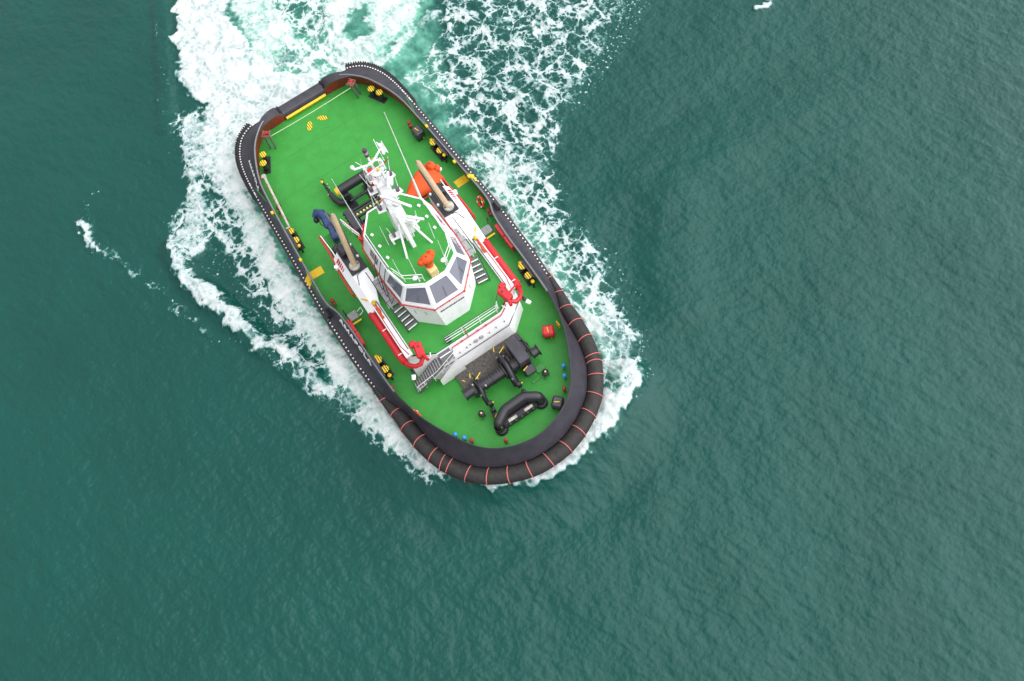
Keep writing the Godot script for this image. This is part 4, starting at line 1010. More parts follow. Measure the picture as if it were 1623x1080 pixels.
	part(mb().box(V(-3.32, BDY + 0.25, -1.35), V(0.46, 0.5, 0.56), Basis(Vector3.UP, 0.2), 0.06), "control_box", M["black"], cr)
	# rails and ladder aft of the wheelhouse
	rail([V(-2.28, BDY, -2.7), V(-2.1, BDY, -2.0), V(-1.88, BDY, -1.25)], 0.7, 3, M["white"], boat, "aft_rail", 0.028, 0.75)
	part(mb().tube([V(-2.22, BDY + 0.5, -2.65), V(-2.05, BDY + 0.5, -2.0), V(-1.85, BDY + 0.5, -1.3)], 0.05, 8), "aft_pipe", M["red"], boat)
	# red and black trim of the wheelhouse aft wall
	part(mb().box(V(-1.95, 5.6, -0.35), V(0.16, 0.8, 0.3), Basis(Vector3.UP, 0.6), 0.04), "fire_box", M["orange"], boat)
	part(mb().tube([V(-1.95, 6.5, 0.2), V(-1.5, 6.5, -0.55), V(-0.9, 6.55, -0.62)], 0.07, 8), "aft_wall_pipe", M["red"], boat)
	# ---- rescue boat under its orange cover, with outboard motor
	var rb := thing("rescue_boat", "small rescue boat under an orange cover aft of the wheelhouse", "boat", V(2.62, BDY, -1.95), 0.33)
	var sec := []
	for k in 13:
		var t := k / 12.0
		var x := lerpf(-1.35, 1.05, t)
		var hw := 0.78 * pow(sin(clampf(t * 1.9 + 0.06, 0, PI / 2)), 0.8)
		var l := []
		for j in 9:
			var a := PI * j / 8.0
			l.append(V(x, 0.42 + 0.42 * sin(a) * (0.7 + 0.3 * sin(t * PI)) + 0.03 * sin(t * 20.0), -cos(a) * hw))
		sec.append(l)
	part(mb().loft(sec, V(0, 0.2, 0)), "cover", M["orange"], rb, "taut orange canvas cover")
	var hl := []
	for k in 13:
		var t := k / 12.0
		var x := lerpf(-1.35, 1.05, t)
		var hw := 0.80 * pow(sin(clampf(t * 1.9 + 0.06, 0, PI / 2)), 0.8)
		hl.append([V(x, 0.44, -hw), V(x, 0.2, -hw * 0.8), V(x, 0.06, 0), V(x, 0.2, hw * 0.8), V(x, 0.44, hw)])
	part(mb().loft(hl, V(0, 0.6, 0)), "boat_hull", M["red"], rb)
	part(mb().quad_cap(sec[12]), "transom", M["orange"], rb)
	part(mb().ball(V(1.12, 0.72, -0.18), V(0.26, 0.30, 0.30), 14, 10, 0.25, 7).ball(V(1.25, 0.55, 0.1), V(0.2, 0.26, 0.2), 12, 8, 0.3, 12), "outboard_cover", M["orange"], rb, "orange hood over the outboard motor")
	part(mb().cyl(V(1.35, 0.3, 0.2), V(1.38, 0.52, 0.28), 0.09, 0.08, 10), "fuel_cap", M["white"], rb)
	for xx in [-0.7, 0.5]: part(mb().box(V(xx, 0.1, 0), V(0.12, 0.2, 1.1), Basis.IDENTITY, 0.02), "cradle", M["white"], rb)
	part(mb().tube([V(-1.2, 0.47, 0.5), V(-0.3, 0.47, 0.83), V(1.05, 0.46, 0.82)], 0.04, 6), "gunwale_rope", M["red"], rb)
	# yellow fire hose nozzles and orange float lines on the side coaming
	for s in [1.0, -1.0]:
		var fl := thing("float_line", "coiled orange float line on the white coaming beside the %s" % ("monitor with the red arm" if s > 0 else "front stair side monitor"), "float line", V(3.28 * s, BDY + 0.17, 3.1))
		part(mb().tube([V(0, 0.05, -0.15), V(0.04, 0.06, 0.1), V(-0.04, 0.06, 0.35), V(0.0, 0.05, 0.6)], 0.07, 8), "float", M["orange"], fl)
		part(mb().ball(V(0.0, 0.12, -0.45), V(0.13, 0.14, 0.13), 12, 8, 0.2, 2), "yellow_head", M["yellow"], fl)
		part(mb().tube([V(0, 0.1, -0.4), V(0.03, 0.08, -0.25), V(0.0, 0.06, -0.1)], 0.04, 6), "lanyard", M["red"], fl)
const BDY := 4.3

# ---------------------------------------------------------------- sea
const X0 := -50.0
const X1 := 30.0
const Z0 := -48.0
const Z1 := 8.0
const TW := 2048
const TH := 1434
const CW := 400
const CH := 280
var fs := PackedFloat32Array()   # solid foam
var fw := PackedFloat32Array()   # lace
var fm := PackedFloat32Array()   # aerated water
var ft := PackedFloat32Array()   # specks
var fh := PackedFloat32Array()   # height of waves
func field(name: String) -> PackedFloat32Array:
	match name:
		"S": return fs
		"W": return fw
		"M": return fm
		"T": return ft
	return fh
func seg_dist(p: Vector2, a: Vector2, b: Vector2) -> float:
	var d := b - a
	var t := clampf((p - a).dot(d) / max(1e-6, d.length_squared()), 0, 1)
	return p.distance_to(a + d * t)
func put(name: String, i: int, val: float) -> void:
	match name:
		"S": fs[i] = maxf(fs[i], val)
		"W": fw[i] = maxf(fw[i], val)
		"M": fm[i] = maxf(fm[i], val)
		"T": ft[i] = maxf(ft[i], val)
		"H": fh[i] += val
		"C": fs[i] *= 1.0 - val; fw[i] *= 1.0 - val; fm[i] *= 1.0 - 0.7 * val
func paint_fields() -> void:
	for a in [0]:
		fs.resize(CW * CH); fw.resize(CW * CH); fm.resize(CW * CH); ft.resize(CW * CH); fh.resize(CW * CH)
	var sx := (X1 - X0) / CW
	var sz := (Z1 - Z0) / CH
	var q1 := noise(201, 1.0 / 2.2, 3); var q2 := noise(202, 1.0 / 2.2, 3); var q3 := noise(203, 1.0 / 6.0, 2)
	for st in STROKES:
		var pts := []
		var k := 4
		var lo := Vector2(1e9, 1e9); var hi := -lo
		while k < st.size():
			var p := Vector2(st[k], st[k + 1]); pts.append(p); lo = lo.min(p); hi = hi.max(p); k += 2
		var poly: bool = st[1] == 1
		var w: float = st[2]
		lo -= Vector2.ONE * w * 1.5; hi += Vector2.ONE * w * 1.5
		var pv := PackedVector2Array(pts)
		for j in range(clampi(int((lo.y - Z0) / sz), 0, CH - 1), clampi(int((hi.y - Z0) / sz) + 1, 0, CH)):
			for i in range(clampi(int((lo.x - X0) / sx), 0, CW - 1), clampi(int((hi.x - X0) / sx) + 1, 0, CW)):
				var p := Vector2(X0 + (i + 0.5) * sx, Z0 + (j + 0.5) * sz)
				if st[0] != "H":
					p += Vector2(q1.get_noise_2dv(p), q2.get_noise_2dv(p)) * WARP + Vector2(q2.get_noise_2dv(p * 4.0), q1.get_noise_2dv(p * 4.0)) * 0.35
				var d := 1e9
				for q in (pts.size() if poly else pts.size() - 1):
					d = minf(d, seg_dist(p, pts[q], pts[(q + 1) % pts.size()]))
				var val: float
				if poly:
					if Geometry2D.is_point_in_polygon(p, pv): d = -d
					val = 1.0 - smoothstep(-w, w, d)
				else:
					val = 1.0 - smoothstep(0.25 * w, w, d)
				if val > 0.0 and st[0] in ["S", "W"] and not poly: val *= clampf(1.0 + 0.6 * q3.get_noise_2d(p.x * 2.0, p.y * 2.0), 0.45, 1.15)
				if val > 0.0: put(st[0], j * CW + i, val * st[3])
func to_image(a: PackedFloat32Array, w := TW, h := TH) -> PackedByteArray:
	var o := PackedByteArray(); o.resize(CW * CH)
	for i in CW * CH: o[i] = int(clampf(a[i], 0.0, 1.0) * 255.0)
	var im := Image.create_from_data(CW, CH, false, Image.FORMAT_L8, o)
	im.resize(w, h, Image.INTERPOLATE_CUBIC)
	return im.get_data()
func noise_bytes(f: FastNoiseLite) -> PackedByteArray:
	var im := f.get_image(TW, TH, false, false, true)
	im.convert(Image.FORMAT_L8)
	return im.get_data()
func sample(a: PackedFloat32Array, x: float, z: float) -> float:
	var u := clampf((x - X0) / (X1 - X0) * CW - 0.5, 0.0, CW - 1.001)
	var w := clampf((z - Z0) / (Z1 - Z0) * CH - 0.5, 0.0, CH - 1.001)
	var i := int(u); var j := int(w)
	var a0 := u - i; var b0 := w - j
	var k := j * CW + i
	return lerpf(lerpf(a[k], a[k + 1], a0), lerpf(a[k + CW], a[k + CW + 1], a0), b0)
func cellular(sd: int, period_m: float, warp: float) -> FastNoiseLite:
	var f := FastNoiseLite.new(); f.seed = sd; f.noise_type = FastNoiseLite.TYPE_CELLULAR
	var px := TW / (X1 - X0)
	f.frequency = 1.0 / (period_m * px)
	f.cellular_distance_function = FastNoiseLite.DISTANCE_EUCLIDEAN
	f.cellular_return_type = FastNoiseLite.RETURN_DISTANCE2_SUB
	f.cellular_jitter = 1.0
	f.fractal_type = FastNoiseLite.FRACTAL_NONE
	f.domain_warp_enabled = true
	f.domain_warp_amplitude = warp * px
	f.domain_warp_frequency = 1.0 / (period_m * 1.6 * px)
	f.domain_warp_fractal_octaves = 4
	return f
func build_sea() -> void:
	paint_fields()
	var px := TW / (X1 - X0)
	var S := to_image(fs); var W := to_image(fw); var A := to_image(fm); var T := to_image(ft)
	var n1 := noise_bytes(noise(3, 1.0 / (1.5 * px), 5))
	var n2 := noise_bytes(noise(8, 1.0 / (0.30 * px), 4))
	var c1 := noise_bytes(cellular(4, 1.7, 1.3))
	var c2 := noise_bytes(cellular(9, 0.42, 0.35))
	var c3 := noise_bytes(cellular(14, 0.85, 0.6))
	var stn := noise(31, 1.0 / 0.42, 4)
	stn.domain_warp_enabled = true; stn.domain_warp_amplitude = 0.5; stn.domain_warp_frequency = 0.6
	var vn := noise(44, 1.0 / (2.4 * px), 4); vn.fractal_type = FastNoiseLite.FRACTAL_RIDGED; vn.domain_warp_enabled = true; vn.domain_warp_amplitude = 1.6 * px; vn.domain_warp_frequency = 1.0 / (2.5 * px)
	var n4 := noise_bytes(vn)
	var big := noise_bytes(noise(21, 1.0 / (9.0 * px), 4))
	var out := PackedByteArray(); out.resize(TW * TH * 4)
	# colours of the water and of foam, as sRGB bytes
	var deep := lin(0.0032, 0.055, 0.044); var pale := lin(0.12, 0.34, 0.245); var white := lin(0.62, 0.63, 0.63)
	var dr := deep.r * 255.0; var dg := deep.g * 255.0; var dbl := deep.b * 255.0
	var pr := pale.r * 255.0; var pg := pale.g * 255.0; var pb := pale.b * 255.0
	var wr := white.r * 255.0; var wg := white.g * 255.0; var wb := white.b * 255.0
	var foamy := PackedByteArray(); foamy.resize(TW * TH)
	for i in TW * TH:
		var g := 0.96 + 0.08 * big[i] / 255.0
		var r0 := dr * g; var g0 := dg * g; var b0 := dbl * g
		var rough := 20.0
		var s := S[i] / 255.0; var w := W[i] / 255.0; var m := A[i] / 255.0; var t := T[i] / 255.0
		if s + w + m + t > 0.01:
			var a := n1[i] / 255.0; var b := n2[i] / 255.0
			var mm := clampf(m * (0.25 + 1.2 * a), 0.0, 1.0)
			r0 = lerpf(r0, pr, mm); g0 = lerpf(g0, pg, mm); b0 = lerpf(b0, pb, mm)
			var fo := 0.0
			var e2 := c2[i] / 255.0
			# streaks drawn out along the boat's course
			var qx := (i % TW) / px; var qz := (i / TW) / px
			var st := clampf(0.5 + 0.75 * stn.get_noise_2d((qx * 0.587 + qz * 0.810) * 0.30, qx * 0.810 - qz * 0.587), 0.0, 1.0)
			if s > 0.01:
				# churned cover: marbled by warped veins, torn open where it is thin
				var vein := n4[i] / 255.0
				var cover := s * 1.66 - (0.42 * a + 0.42 * st + 0.36 * b + 0.26 * vein) + 0.06
				fo = clampf(cover * 2.6, 0.0, 1.0)
				var thin := clampf(1.25 - cover * 0.85, 0.12, 1.0)
				fo *= clampf(1.0 - thin * (0.75 * vein * vein + 0.34 * (1.0 - b) * e2) + 0.10 * (st - 0.5), 0.0, 1.0)
				fo = maxf(fo, clampf((s * 0.36 - e2) * 5.0, 0.0, 1.0) * clampf(s * 2.4 - a * 0.9 - 0.2, 0.0, 1.0) * 0.9)
			if w > 0.01:
				var e1 := c1[i] / 255.0; var e3 := c3[i] / 255.0
				var th := w * (0.012 + 0.26 * a * a * (0.4 + st))
				var l1 := clampf((th + 0.02 - e1) / 0.028, 0.0, 1.0) * clampf(w * 2.8 - 1.3 * b - 0.1, 0.0, 1.0)
				var l3 := clampf((w * (0.24 * a * st * 2.0) + 0.006 - e3) / 0.04, 0.0, 1.0) * clampf(w * 2.4 - 2.0 + a * 1.7, 0.0, 1.0)
				var l2 := clampf((w * (0.55 * a * st * 2.0 - 0.06) - e2) / 0.06, 0.0, 1.0) * clampf(w * 2.0 - 1.2 + a * 0.9, 0.0, 1.0) * clampf((a - 0.42) * 5.0, 0.0, 1.0)
				fo = maxf(fo, maxf(l1, maxf(l2 * 0.9, l3 * 0.95)) * (0.72 + 0.28 * b))
			if t > 0.01:
				fo = maxf(fo, clampf((b - 1.0 + 0.36 * t) * 8.0, 0.0, 1.0) * clampf(t * 3.0 - a * 1.6, 0.0, 1.0) * 0.9)
			r0 = lerpf(r0, wr, fo); g0 = lerpf(g0, wg, fo); b0 = lerpf(b0, wb, fo)
			rough = lerpf(rough, 235.0, minf(1.0, fo * 1.3))
			foamy[i] = int(fo * 255.0)
		var o := i * 4
		out[o] = int(minf(r0, 255.0)); out[o + 1] = int(minf(g0, 255.0)); out[o + 2] = int(minf(b0, 255.0)); out[o + 3] = int(rough)
	var im := Image.create_from_data(TW, TH, false, Image.FORMAT_RGBA8, out)
	var tex := ImageTexture.create_from_image(im)
	# fine ripples and foam crumbs as relief
	var rip := noise(77, 1.0 / (0.34 * px), 4); rip.domain_warp_enabled = true; rip.domain_warp_amplitude = 0.25 * px; rip.domain_warp_frequency = 1.0 / (1.2 * px)
	var rb := noise_bytes(rip)
	for i in TW * TH:
		rb[i] = clampi(int(rb[i] * 0.55 + foamy[i] * 0.22 + foamy[i] * n2[i] * 0.0009), 0, 255)
	var hm := ImageTexture.create_from_image(Image.create_from_data(TW, TH, false, Image.FORMAT_L8, rb))
	var wm := StandardMaterial3D.new()
	wm.albedo_texture = tex; wm.roughness = 1.0; wm.roughness_texture = tex; wm.roughness_texture_channel = BaseMaterial3D.TEXTURE_CHANNEL_ALPHA
	wm.metallic_specular = WATER_SPEC
	wm.texture_repeat = false
	wm.heightmap_enabled = true; wm.heightmap_texture = hm; wm.heightmap_scale = RIPPLE
	var far := StandardMaterial3D.new()
	far.albedo_color = lin(0.0032, 0.055, 0.044); far.roughness = 0.12; far.metallic_specular = WATER_SPEC
	# heights
	var nx := 801; var nz := 561
	var dx := (X1 - X0) / (nx - 1); var dz := (Z1 - Z0) / (nz - 1)
	var hts := PackedFloat32Array(); hts.resize(nx * nz)
	var fcell := PackedFloat32Array(); fcell.resize(nx * nz)
	var w1 := noise(101, 1.0 / 1.5, 3); var w2 := noise(102, 1.0 / 7.0, 2); var w3 := noise(103, 1.0 / 0.7, 2); var w4 := noise(104, 1.0 / 0.45, 2)
	w1.domain_warp_enabled = true; w1.domain_warp_amplitude = 0.6; w1.domain_warp_frequency = 0.5
	for j in nz:
		for i in nx:
			var x := X0 + i * dx; var z := Z0 + j * dz
			var edge := clampf(minf(minf(x - X0, X1 - x), minf(z - Z0, Z1 - z)) / 1.5, 0.0, 1.0)
			var u := x * 0.87 + z * 0.5; var q := (-x * 0.5 + z * 0.87)
			var s := sample(fs, x, z); var l := sample(fw, x, z)
			var calm := 1.0
			var h := WAVE1 * w1.get_noise_2d(u * 0.62, q * 1.15) + 0.13 * w2.get_noise_2d(u * 0.7, q) + WAVE3 * w3.get_noise_2d(u * 0.8, q * 1.1)
			h += (s * 0.10 + l * 0.04) * (0.5 + w4.get_noise_2d(x * 0.6, z * 0.6)) + 0.14 * s
			h += sample(fh, x, z)
			hts[j * nx + i] = h * edge * calm
			fcell[j * nx + i] = maxf(s, l)
	var vv := PackedVector3Array(); vv.resize(nx * nz)
	var nn := PackedVector3Array(); nn.resize(nx * nz)
	var uv := PackedVector2Array(); uv.resize(nx * nz)
	for j in nz:
		for i in nx:
			var k := j * nx + i
			vv[k] = V(X0 + i * dx, hts[k], Z0 + j * dz)
			var hl := hts[k - 1] if i > 0 else hts[k]; var hr := hts[k + 1] if i < nx - 1 else hts[k]
			var hu := hts[k - nx] if j > 0 else hts[k]; var hd := hts[k + nx] if j < nz - 1 else hts[k]
			nn[k] = V(hl - hr, 2.0 * dx, hu - hd).normalized()
			uv[k] = Vector2(float(i) / (nx - 1), float(j) / (nz - 1))
	var ia := PackedInt32Array(); var ib := PackedInt32Array()
	for j in nz - 1:
		for i in nx - 1:
			var k := j * nx + i
			var foam := fcell[k] + fcell[k + 1] + fcell[k + nx] + fcell[k + nx + 1] > 1.0
			var t := [k, k + 1, k + nx + 1, k, k + nx + 1, k + nx]
			if foam: ib.append_array(t)
			else: ia.append_array(t)
	var sea := ArrayMesh.new()
	var ar := []; ar.resize(Mesh.ARRAY_MAX)
	ar[Mesh.ARRAY_VERTEX] = vv; ar[Mesh.ARRAY_NORMAL] = nn; ar[Mesh.ARRAY_TEX_UV] = uv; ar[Mesh.ARRAY_INDEX] = ia
	sea.add_surface_from_arrays(Mesh.PRIMITIVE_TRIANGLES, ar)
	sea.surface_set_material(0, wm)
	# the sea beyond, to the horizon
	var fb := mb(); var B := 4000.0
	for r in [[-B, X0, -B, B], [X1, B, -B, B], [X0, X1, -B, Z0], [X0, X1, Z1, B]]:
		fb.quad(V(r[0], 0, r[2]), V(r[1], 0, r[2]), V(r[1], 0, r[3]), V(r[0], 0, r[3]), Vector3.UP)
	var far_ar := []; far_ar.resize(Mesh.ARRAY_MAX)
	far_ar[Mesh.ARRAY_VERTEX] = fb.v; far_ar[Mesh.ARRAY_NORMAL] = fb.n
	sea.add_surface_from_arrays(Mesh.PRIMITIVE_TRIANGLES, far_ar)
	sea.surface_set_material(1, far)
	var so := MeshInstance3D.new(); so.name = "water"; so.mesh = sea; add_child(so)
	so.set_meta("kind", "structure"); so.set_meta("label", "rippled teal green sea water around the tugboat"); so.set_meta("category", "water")
	var fm2 := ArrayMesh.new()
	ar[Mesh.ARRAY_INDEX] = ib
	fm2.add_surface_from_arrays(Mesh.PRIMITIVE_TRIANGLES, ar)
	fm2.surface_set_material(0, wm)
	var fo2 := MeshInstance3D.new(); fo2.name = "wake_foam"; fo2.mesh = fm2; add_child(fo2)
	fo2.set_meta("kind", "stuff"); fo2.set_meta("label", "churned white foam of the wake trailing around the tugboat"); fo2.set_meta("category", "foam")

# foam and wave strokes on the water: field, filled, width, strength, points x,z
const STROKES := [
	["S", 1, 0.33, 1.0, -32.04, -45.45, -31.02, -39.62, -30.34, -37.38, -29.79, -35.75, -29.0, -34.76, -27.65, -33.67, -25.99, -31.98, -24.89, -30.69, -23.93, -27.06, -22.21, -27.01, -22.52, -31.85, -18.97, -34.73, -20.01, -35.92, -22.08, -36.33, -23.27, -36.76, -24.2, -37.5, -25.33, -38.75, -26.36, -40.19, -27.22, -41.64, -28.32, -45.19],
	["S", 1, 0.67, 0.68, -28.91, -45.23, -23.55, -44.86, -22.81, -41.37, -21.79, -39.1, -20.13, -36.87, -19.1, -35.77, -22.62, -35.42, -24.69, -37.1],
	["M", 1, 0.74, 1.0, -28.41, -45.2, -12.33, -44.09, -12.79, -38.6, -14.74, -36.08, -17.27, -35.17, -20.82, -35.33, -23.6, -35.99, -25.98, -39.34],
	["C", 1, 0.59, 0.7, -24.42, -44.92, -20.59, -44.66, -19.82, -40.09, -20.17, -38.91, -21.95, -40.21, -23.55, -41.7],
	["C", 1, 0.44, 0.35, -23.06, -38.36, -21.36, -38.65, -20.51, -36.36, -21.32, -35.77, -23.23, -36.49],
	["C", 1, 0.3, 0.25, -25.8, -37.69, -24.82, -37.91, -24.19, -36.81, -25.34, -36.86],
	["W", 1, 0.74, 1.0, -25.0, -44.96, -19.27, -44.57, -15.67, -36.65, -19.03, -35.25, -22.69, -35.94],
	["S", 1, 0.52, 0.7, -20.21, -44.63, -13.7, -44.18, -12.92, -41.32, -13.54, -39.72, -15.29, -38.1, -15.67, -36.65, -16.72, -36.18, -18.3, -36.52, -19.43, -38.43, -19.94, -40.64],
	["C", 1, 0.37, 0.55, -18.5, -41.22, -17.18, -41.59, -16.43, -39.62, -17.63, -38.34, -18.37, -38.91],
	["S", 0, 0.37, 0.75, -20.45, -44.65, -19.78, -41.19, -19.94, -39.55, -20.31, -38.21, -20.62, -37.16],
	["S", 0, 0.74, 0.6, -17.41, -36.47, -15.66, -36.54, -14.11, -38.68, -12.07, -40.72],
	["M", 1, 1.11, 0.85, -15.89, -38.78, -12.52, -40.75, -11.31, -36.43, -10.18, -32.35, -7.51, -28.92, -10.83, -29.97, -13.68, -33.99, -15.62, -36.12],
	["S", 1, 0.44, 0.95, -27.77, -33.83, -23.93, -32.4, -24.24, -28.97, -22.92, -26.1, -22.1, -24.94, -23.44, -25.42, -25.05, -26.62, -26.18, -27.59, -26.86, -28.95, -27.17, -30.13, -27.16, -31.77],
	["W", 1, 0.44, 1.0, -29.82, -33.14, -27.72, -33.57, -26.4, -30.0, -25.83, -25.7, -24.78, -23.41, -26.43, -22.1, -27.79, -22.12, -28.16, -24.83, -27.84, -27.16, -28.58, -29.83, -29.8, -32.12],
	["S", 1, 0.37, 0.62, -29.28, -33.37, -27.08, -32.52, -26.53, -29.52, -26.7, -27.6, -25.75, -25.24, -25.51, -22.75, -27.16, -22.55, -27.67, -23.01, -27.78, -25.75, -27.85, -28.59, -28.59, -30.57],
	["C", 0, 0.33, 0.5, -25.35, -26.62, -24.99, -26.24],
	["S", 0, 0.89, 0.72, -24.43, -26.23, -23.33, -24.73, -21.92, -22.48, -20.36, -20.3, -18.4, -17.79, -16.58, -15.78, -14.41, -13.47, -12.77, -11.91, -11.17, -10.34, -9.28, -9.09],
	["W", 0, 1.85, 1.0, -24.97, -25.68, -23.6, -23.83, -22.19, -21.61, -20.4, -19.24, -18.52, -17.18, -16.53, -15.39, -14.41, -13.47, -12.38, -11.7, -10.79, -10.13, -9.28, -9.09],
	["M", 0, 1.7, 0.9, -23.07, -27.03, -21.5, -23.8, -19.67, -21.14, -17.73, -18.6, -15.82, -15.78, -13.67, -13.48, -11.61, -11.27],
	["S", 1, 0.44, 0.74, -24.36, -27.07, -23.07, -27.03, -21.29, -23.79, -19.21, -20.71, -16.84, -17.78, -14.12, -14.23, -11.61, -11.27, -12.34, -11.26, -14.79, -13.47, -17.35, -15.78, -19.65, -18.2, -21.92, -21.17, -23.18, -23.83],
	["C", 1, 0.3, 0.85, -26.03, -22.62, -25.14, -23.06, -23.76, -21.62, -22.44, -20.1, -20.84, -18.21, -19.86, -16.98, -20.19, -16.57, -21.84, -18.21, -23.51, -19.69, -25.22, -21.21],
	["T", 1, 0.44, 0.75, -26.69, -23.44, -25.08, -23.86, -22.05, -20.74, -19.59, -17.79, -17.35, -15.78, -17.63, -14.99, -20.19, -16.57, -22.99, -19.05, -25.43, -21.21],
	["S", 0, 0.74, 0.86, -27.71, -22.78, -27.25, -21.76, -26.12, -20.48, -24.72, -19.57, -23.67, -18.72, -22.44, -17.72, -21.43, -16.9, -20.64, -16.37],
	["S", 0, 0.33, 0.8, -21.44, -16.98, -20.12, -16.09, -19.09, -15.7, -18.21, -14.99],
	["T", 0, 1.11, 1.0, -27.9, -24.82, -27.54, -22.56, -25.64, -20.13, -23.31, -18.55, -20.56, -16.37],
	["W", 0, 0.96, 1.0, -27.82, -24.82, -27.54, -22.56, -25.64, -20.13, -23.31, -18.55, -20.56, -16.37],
	["W", 0, 1.11, 0.95, -20.16, -16.37, -17.99, -14.79, -15.89, -13.27, -13.46, -11.54, -11.49, -9.97, -9.63, -8.98],
	["S", 0, 0.59, 0.62, -19.75, -16.25, -18.01, -14.91, -15.9, -13.38, -13.47, -11.61, -11.51, -10.12, -9.63, -8.98],
	["T", 0, 1.11, 0.7, -20.53, -16.17, -17.91, -14.21, -15.42, -12.52, -13.01, -10.7, -10.71, -9.21, -8.53, -8.41],
	["H", 0, 1.26, 0.35, -27.71, -22.78, -26.12, -20.48, -23.67, -18.72, -20.64, -16.37, -17.12, -14.02],
	["H", 0, 1.11, -0.2, -25.25, -22.52, -23.21, -20.32, -20.35, -17.59],
	["S", 0, 0.44, 0.8, -34.51, -24.68, -33.87, -23.83, -33.05, -23.0],
	["T", 0, 0.52, 1.0, -34.76, -24.96, -33.89, -23.93, -32.55, -22.72],
	["W", 0, 0.48, 0.9, -34.51, -24.68, -33.05, -23.0],
	["S", 0, 0.15, 0.34, -32.66, -22.81, -31.58, -22.26, -30.33, -21.48],
	["W", 0, 0.52, 0.5, -33.07, -23.09, -31.11, -22.07, -28.87, -20.59, -26.84, -18.86],
	["T", 0, 0.44, 0.8, -34.31, -27.32, -34.46, -25.19, -32.8, -22.86, -30.6, -21.71, -28.36, -20.15, -26.8, -18.65],
	["S", 0, 0.19, 0.66, -26.68, -18.65, -25.63, -17.89, -24.24, -16.98],
	["T", 0, 0.52, 0.7, -26.82, -18.74, -24.24, -16.98, -22.14, -16.37],
	["S", 0, 0.22, 0.9, -31.24, -34.65, -30.96, -34.22],
	["T", 0, 0.3, 0.7, -32.32, -40.81, -31.32, -36.89, -30.51, -34.73, -30.18, -32.64, -29.4, -30.1],
	["H", 0, 0.93, 0.2, -32.8, -43.14, -31.34, -37.43, -30.08, -32.13],
	["W", 0, 0.3, 0.35, -32.44, -41.39, -31.28, -36.89, -30.42, -34.72, -30.18, -32.64],
	["W", 1, 0.81, 0.8, -13.82, -35.52, -11.91, -38.56, -11.88, -44.05, 1.7, -43.11, 0.21, -38.92, -1.62, -34.94, -3.19, -31.6, -3.52, -28.8, -5.88, -28.32, -7.88, -28.38, -9.65, -30.64, -11.47, -32.9],
	["S", 0, 0.26, 0.62, -11.52, -42.9, -11.1, -40.66, -11.12, -38.51, -10.62, -36.39, -10.22, -35.45],
	["S", 0, 0.3, 0.55, -11.66, -35.42, -9.52, -35.11, -7.81, -34.73, -6.1, -33.66, -4.82, -32.14],
	["S", 0, 0.3, 0.55, -4.72, -42.45, -4.85, -39.75, -3.75, -38.1, -2.9, -37.54],
	["S", 0, 0.3, 0.5, -6.25, -37.2, -5.76, -35.64, -4.9, -34.6, -4.36, -33.09],
	["T", 1, 0.93, 0.9, -1.28, -43.32, 3.8, -42.97, 1.64, -37.8, -0.4, -33.9, -2.39, -31.56, -3.23, -33.53, -2.07, -38.01],
	["W", 1, 0.52, 1.0, -9.39, -29.83, -5.93, -29.57, -3.51, -28.43, -3.54, -26.53, -2.65, -24.54, -0.93, -22.8, 0.0, -20.92, 0.54, -18.91, 1.59, -16.57, 1.68, -14.88, 1.03, -12.86, -0.51, -10.71, -2.7, -8.94, -5.75, -8.13, -9.67, -14.26, -8.19, -26.65],
	["S", 1, 0.52, 0.5, -9.2, -30.15, -6.75, -29.93, -3.92, -28.81, -4.07, -27.22, -5.43, -26.81, -7.0, -26.62, -7.83, -27.32],
	["S", 0, 0.67, 0.47, -6.96, -25.81, -5.31, -23.72, -3.71, -21.17, -2.18, -18.92, -0.89, -16.57],
	["S", 0, 0.59, 0.4, -2.65, -24.32, -1.49, -22.18, -1.28, -20.12, 0.0, -18.12],
	["S", 1, 0.37, 0.54, -1.46, -20.12, 0.18, -18.51, 1.41, -16.19, 1.61, -14.88, 1.03, -12.86, -0.7, -14.31, -1.08, -17.35],
	["S", 0, 0.63, 1.0, 1.18, -14.32, 0.52, -12.79, -0.51, -11.35, -1.87, -9.92, -3.04, -9.11, -4.22, -8.57, -5.75, -8.2],
	["S", 1, 0.3, 1.0, -0.7, -13.58, 0.52, -12.86, -0.51, -11.06, -2.2, -9.47, -4.05, -8.51, -6.09, -8.12, -5.8, -9.23, -2.39, -10.69],
	["S", 0, 0.33, 0.85, -9.65, -9.23, -8.55, -8.66, -7.13, -8.24, -5.74, -8.09],
	["M", 0, 1.26, 0.7, -8.29, -28.48, -5.76, -25.26, -3.34, -21.37, -1.44, -18.13, -0.18, -15.06, -0.34, -12.49],
	["H", 0, 1.48, 0.45, 1.04, -14.32, -0.34, -11.42, -3.05, -9.21, -6.1, -8.36, -9.3, -9.34],
	["T", 0, 0.59, 0.8, -3.9, -28.26, -3.08, -26.52, -2.46, -24.53, -0.37, -22.37, 1.09, -20.1, 1.84, -16.57, 1.74, -14.33, 1.03, -12.51],
	["H", 0, 3.89, 0.55, 0.0, -12.85, -1.36, -10.7, -3.73, -9.1, -6.45, -8.53, -9.3, -9.34, -11.58, -10.91],
	["H", 0, 2.96, 0.12, 1.13, -25.54, 3.44, -27.9, 6.93, -30.05, 10.82, -31.98],
	["H", 0, 2.96, -0.12, 0.58, -27.76, 3.1, -29.73, 6.65, -32.15, 10.2, -33.9],
	["H", 0, 2.59, -0.12, 0.54, -19.3, 0.18, -21.74, 1.12, -24.24],
	["H", 0, 2.59, 0.18, 3.95, -19.28, 3.3, -22.11, 4.12, -25.04],
	["H", 0, 2.22, -0.1, -9.06, -6.09, -5.65, -6.02, -2.32, -6.6, 0.33, -8.66],
	["H", 0, 2.22, 0.06, -10.58, -3.75, -6.18, -3.26, -1.62, -4.36, 1.97, -7.37],
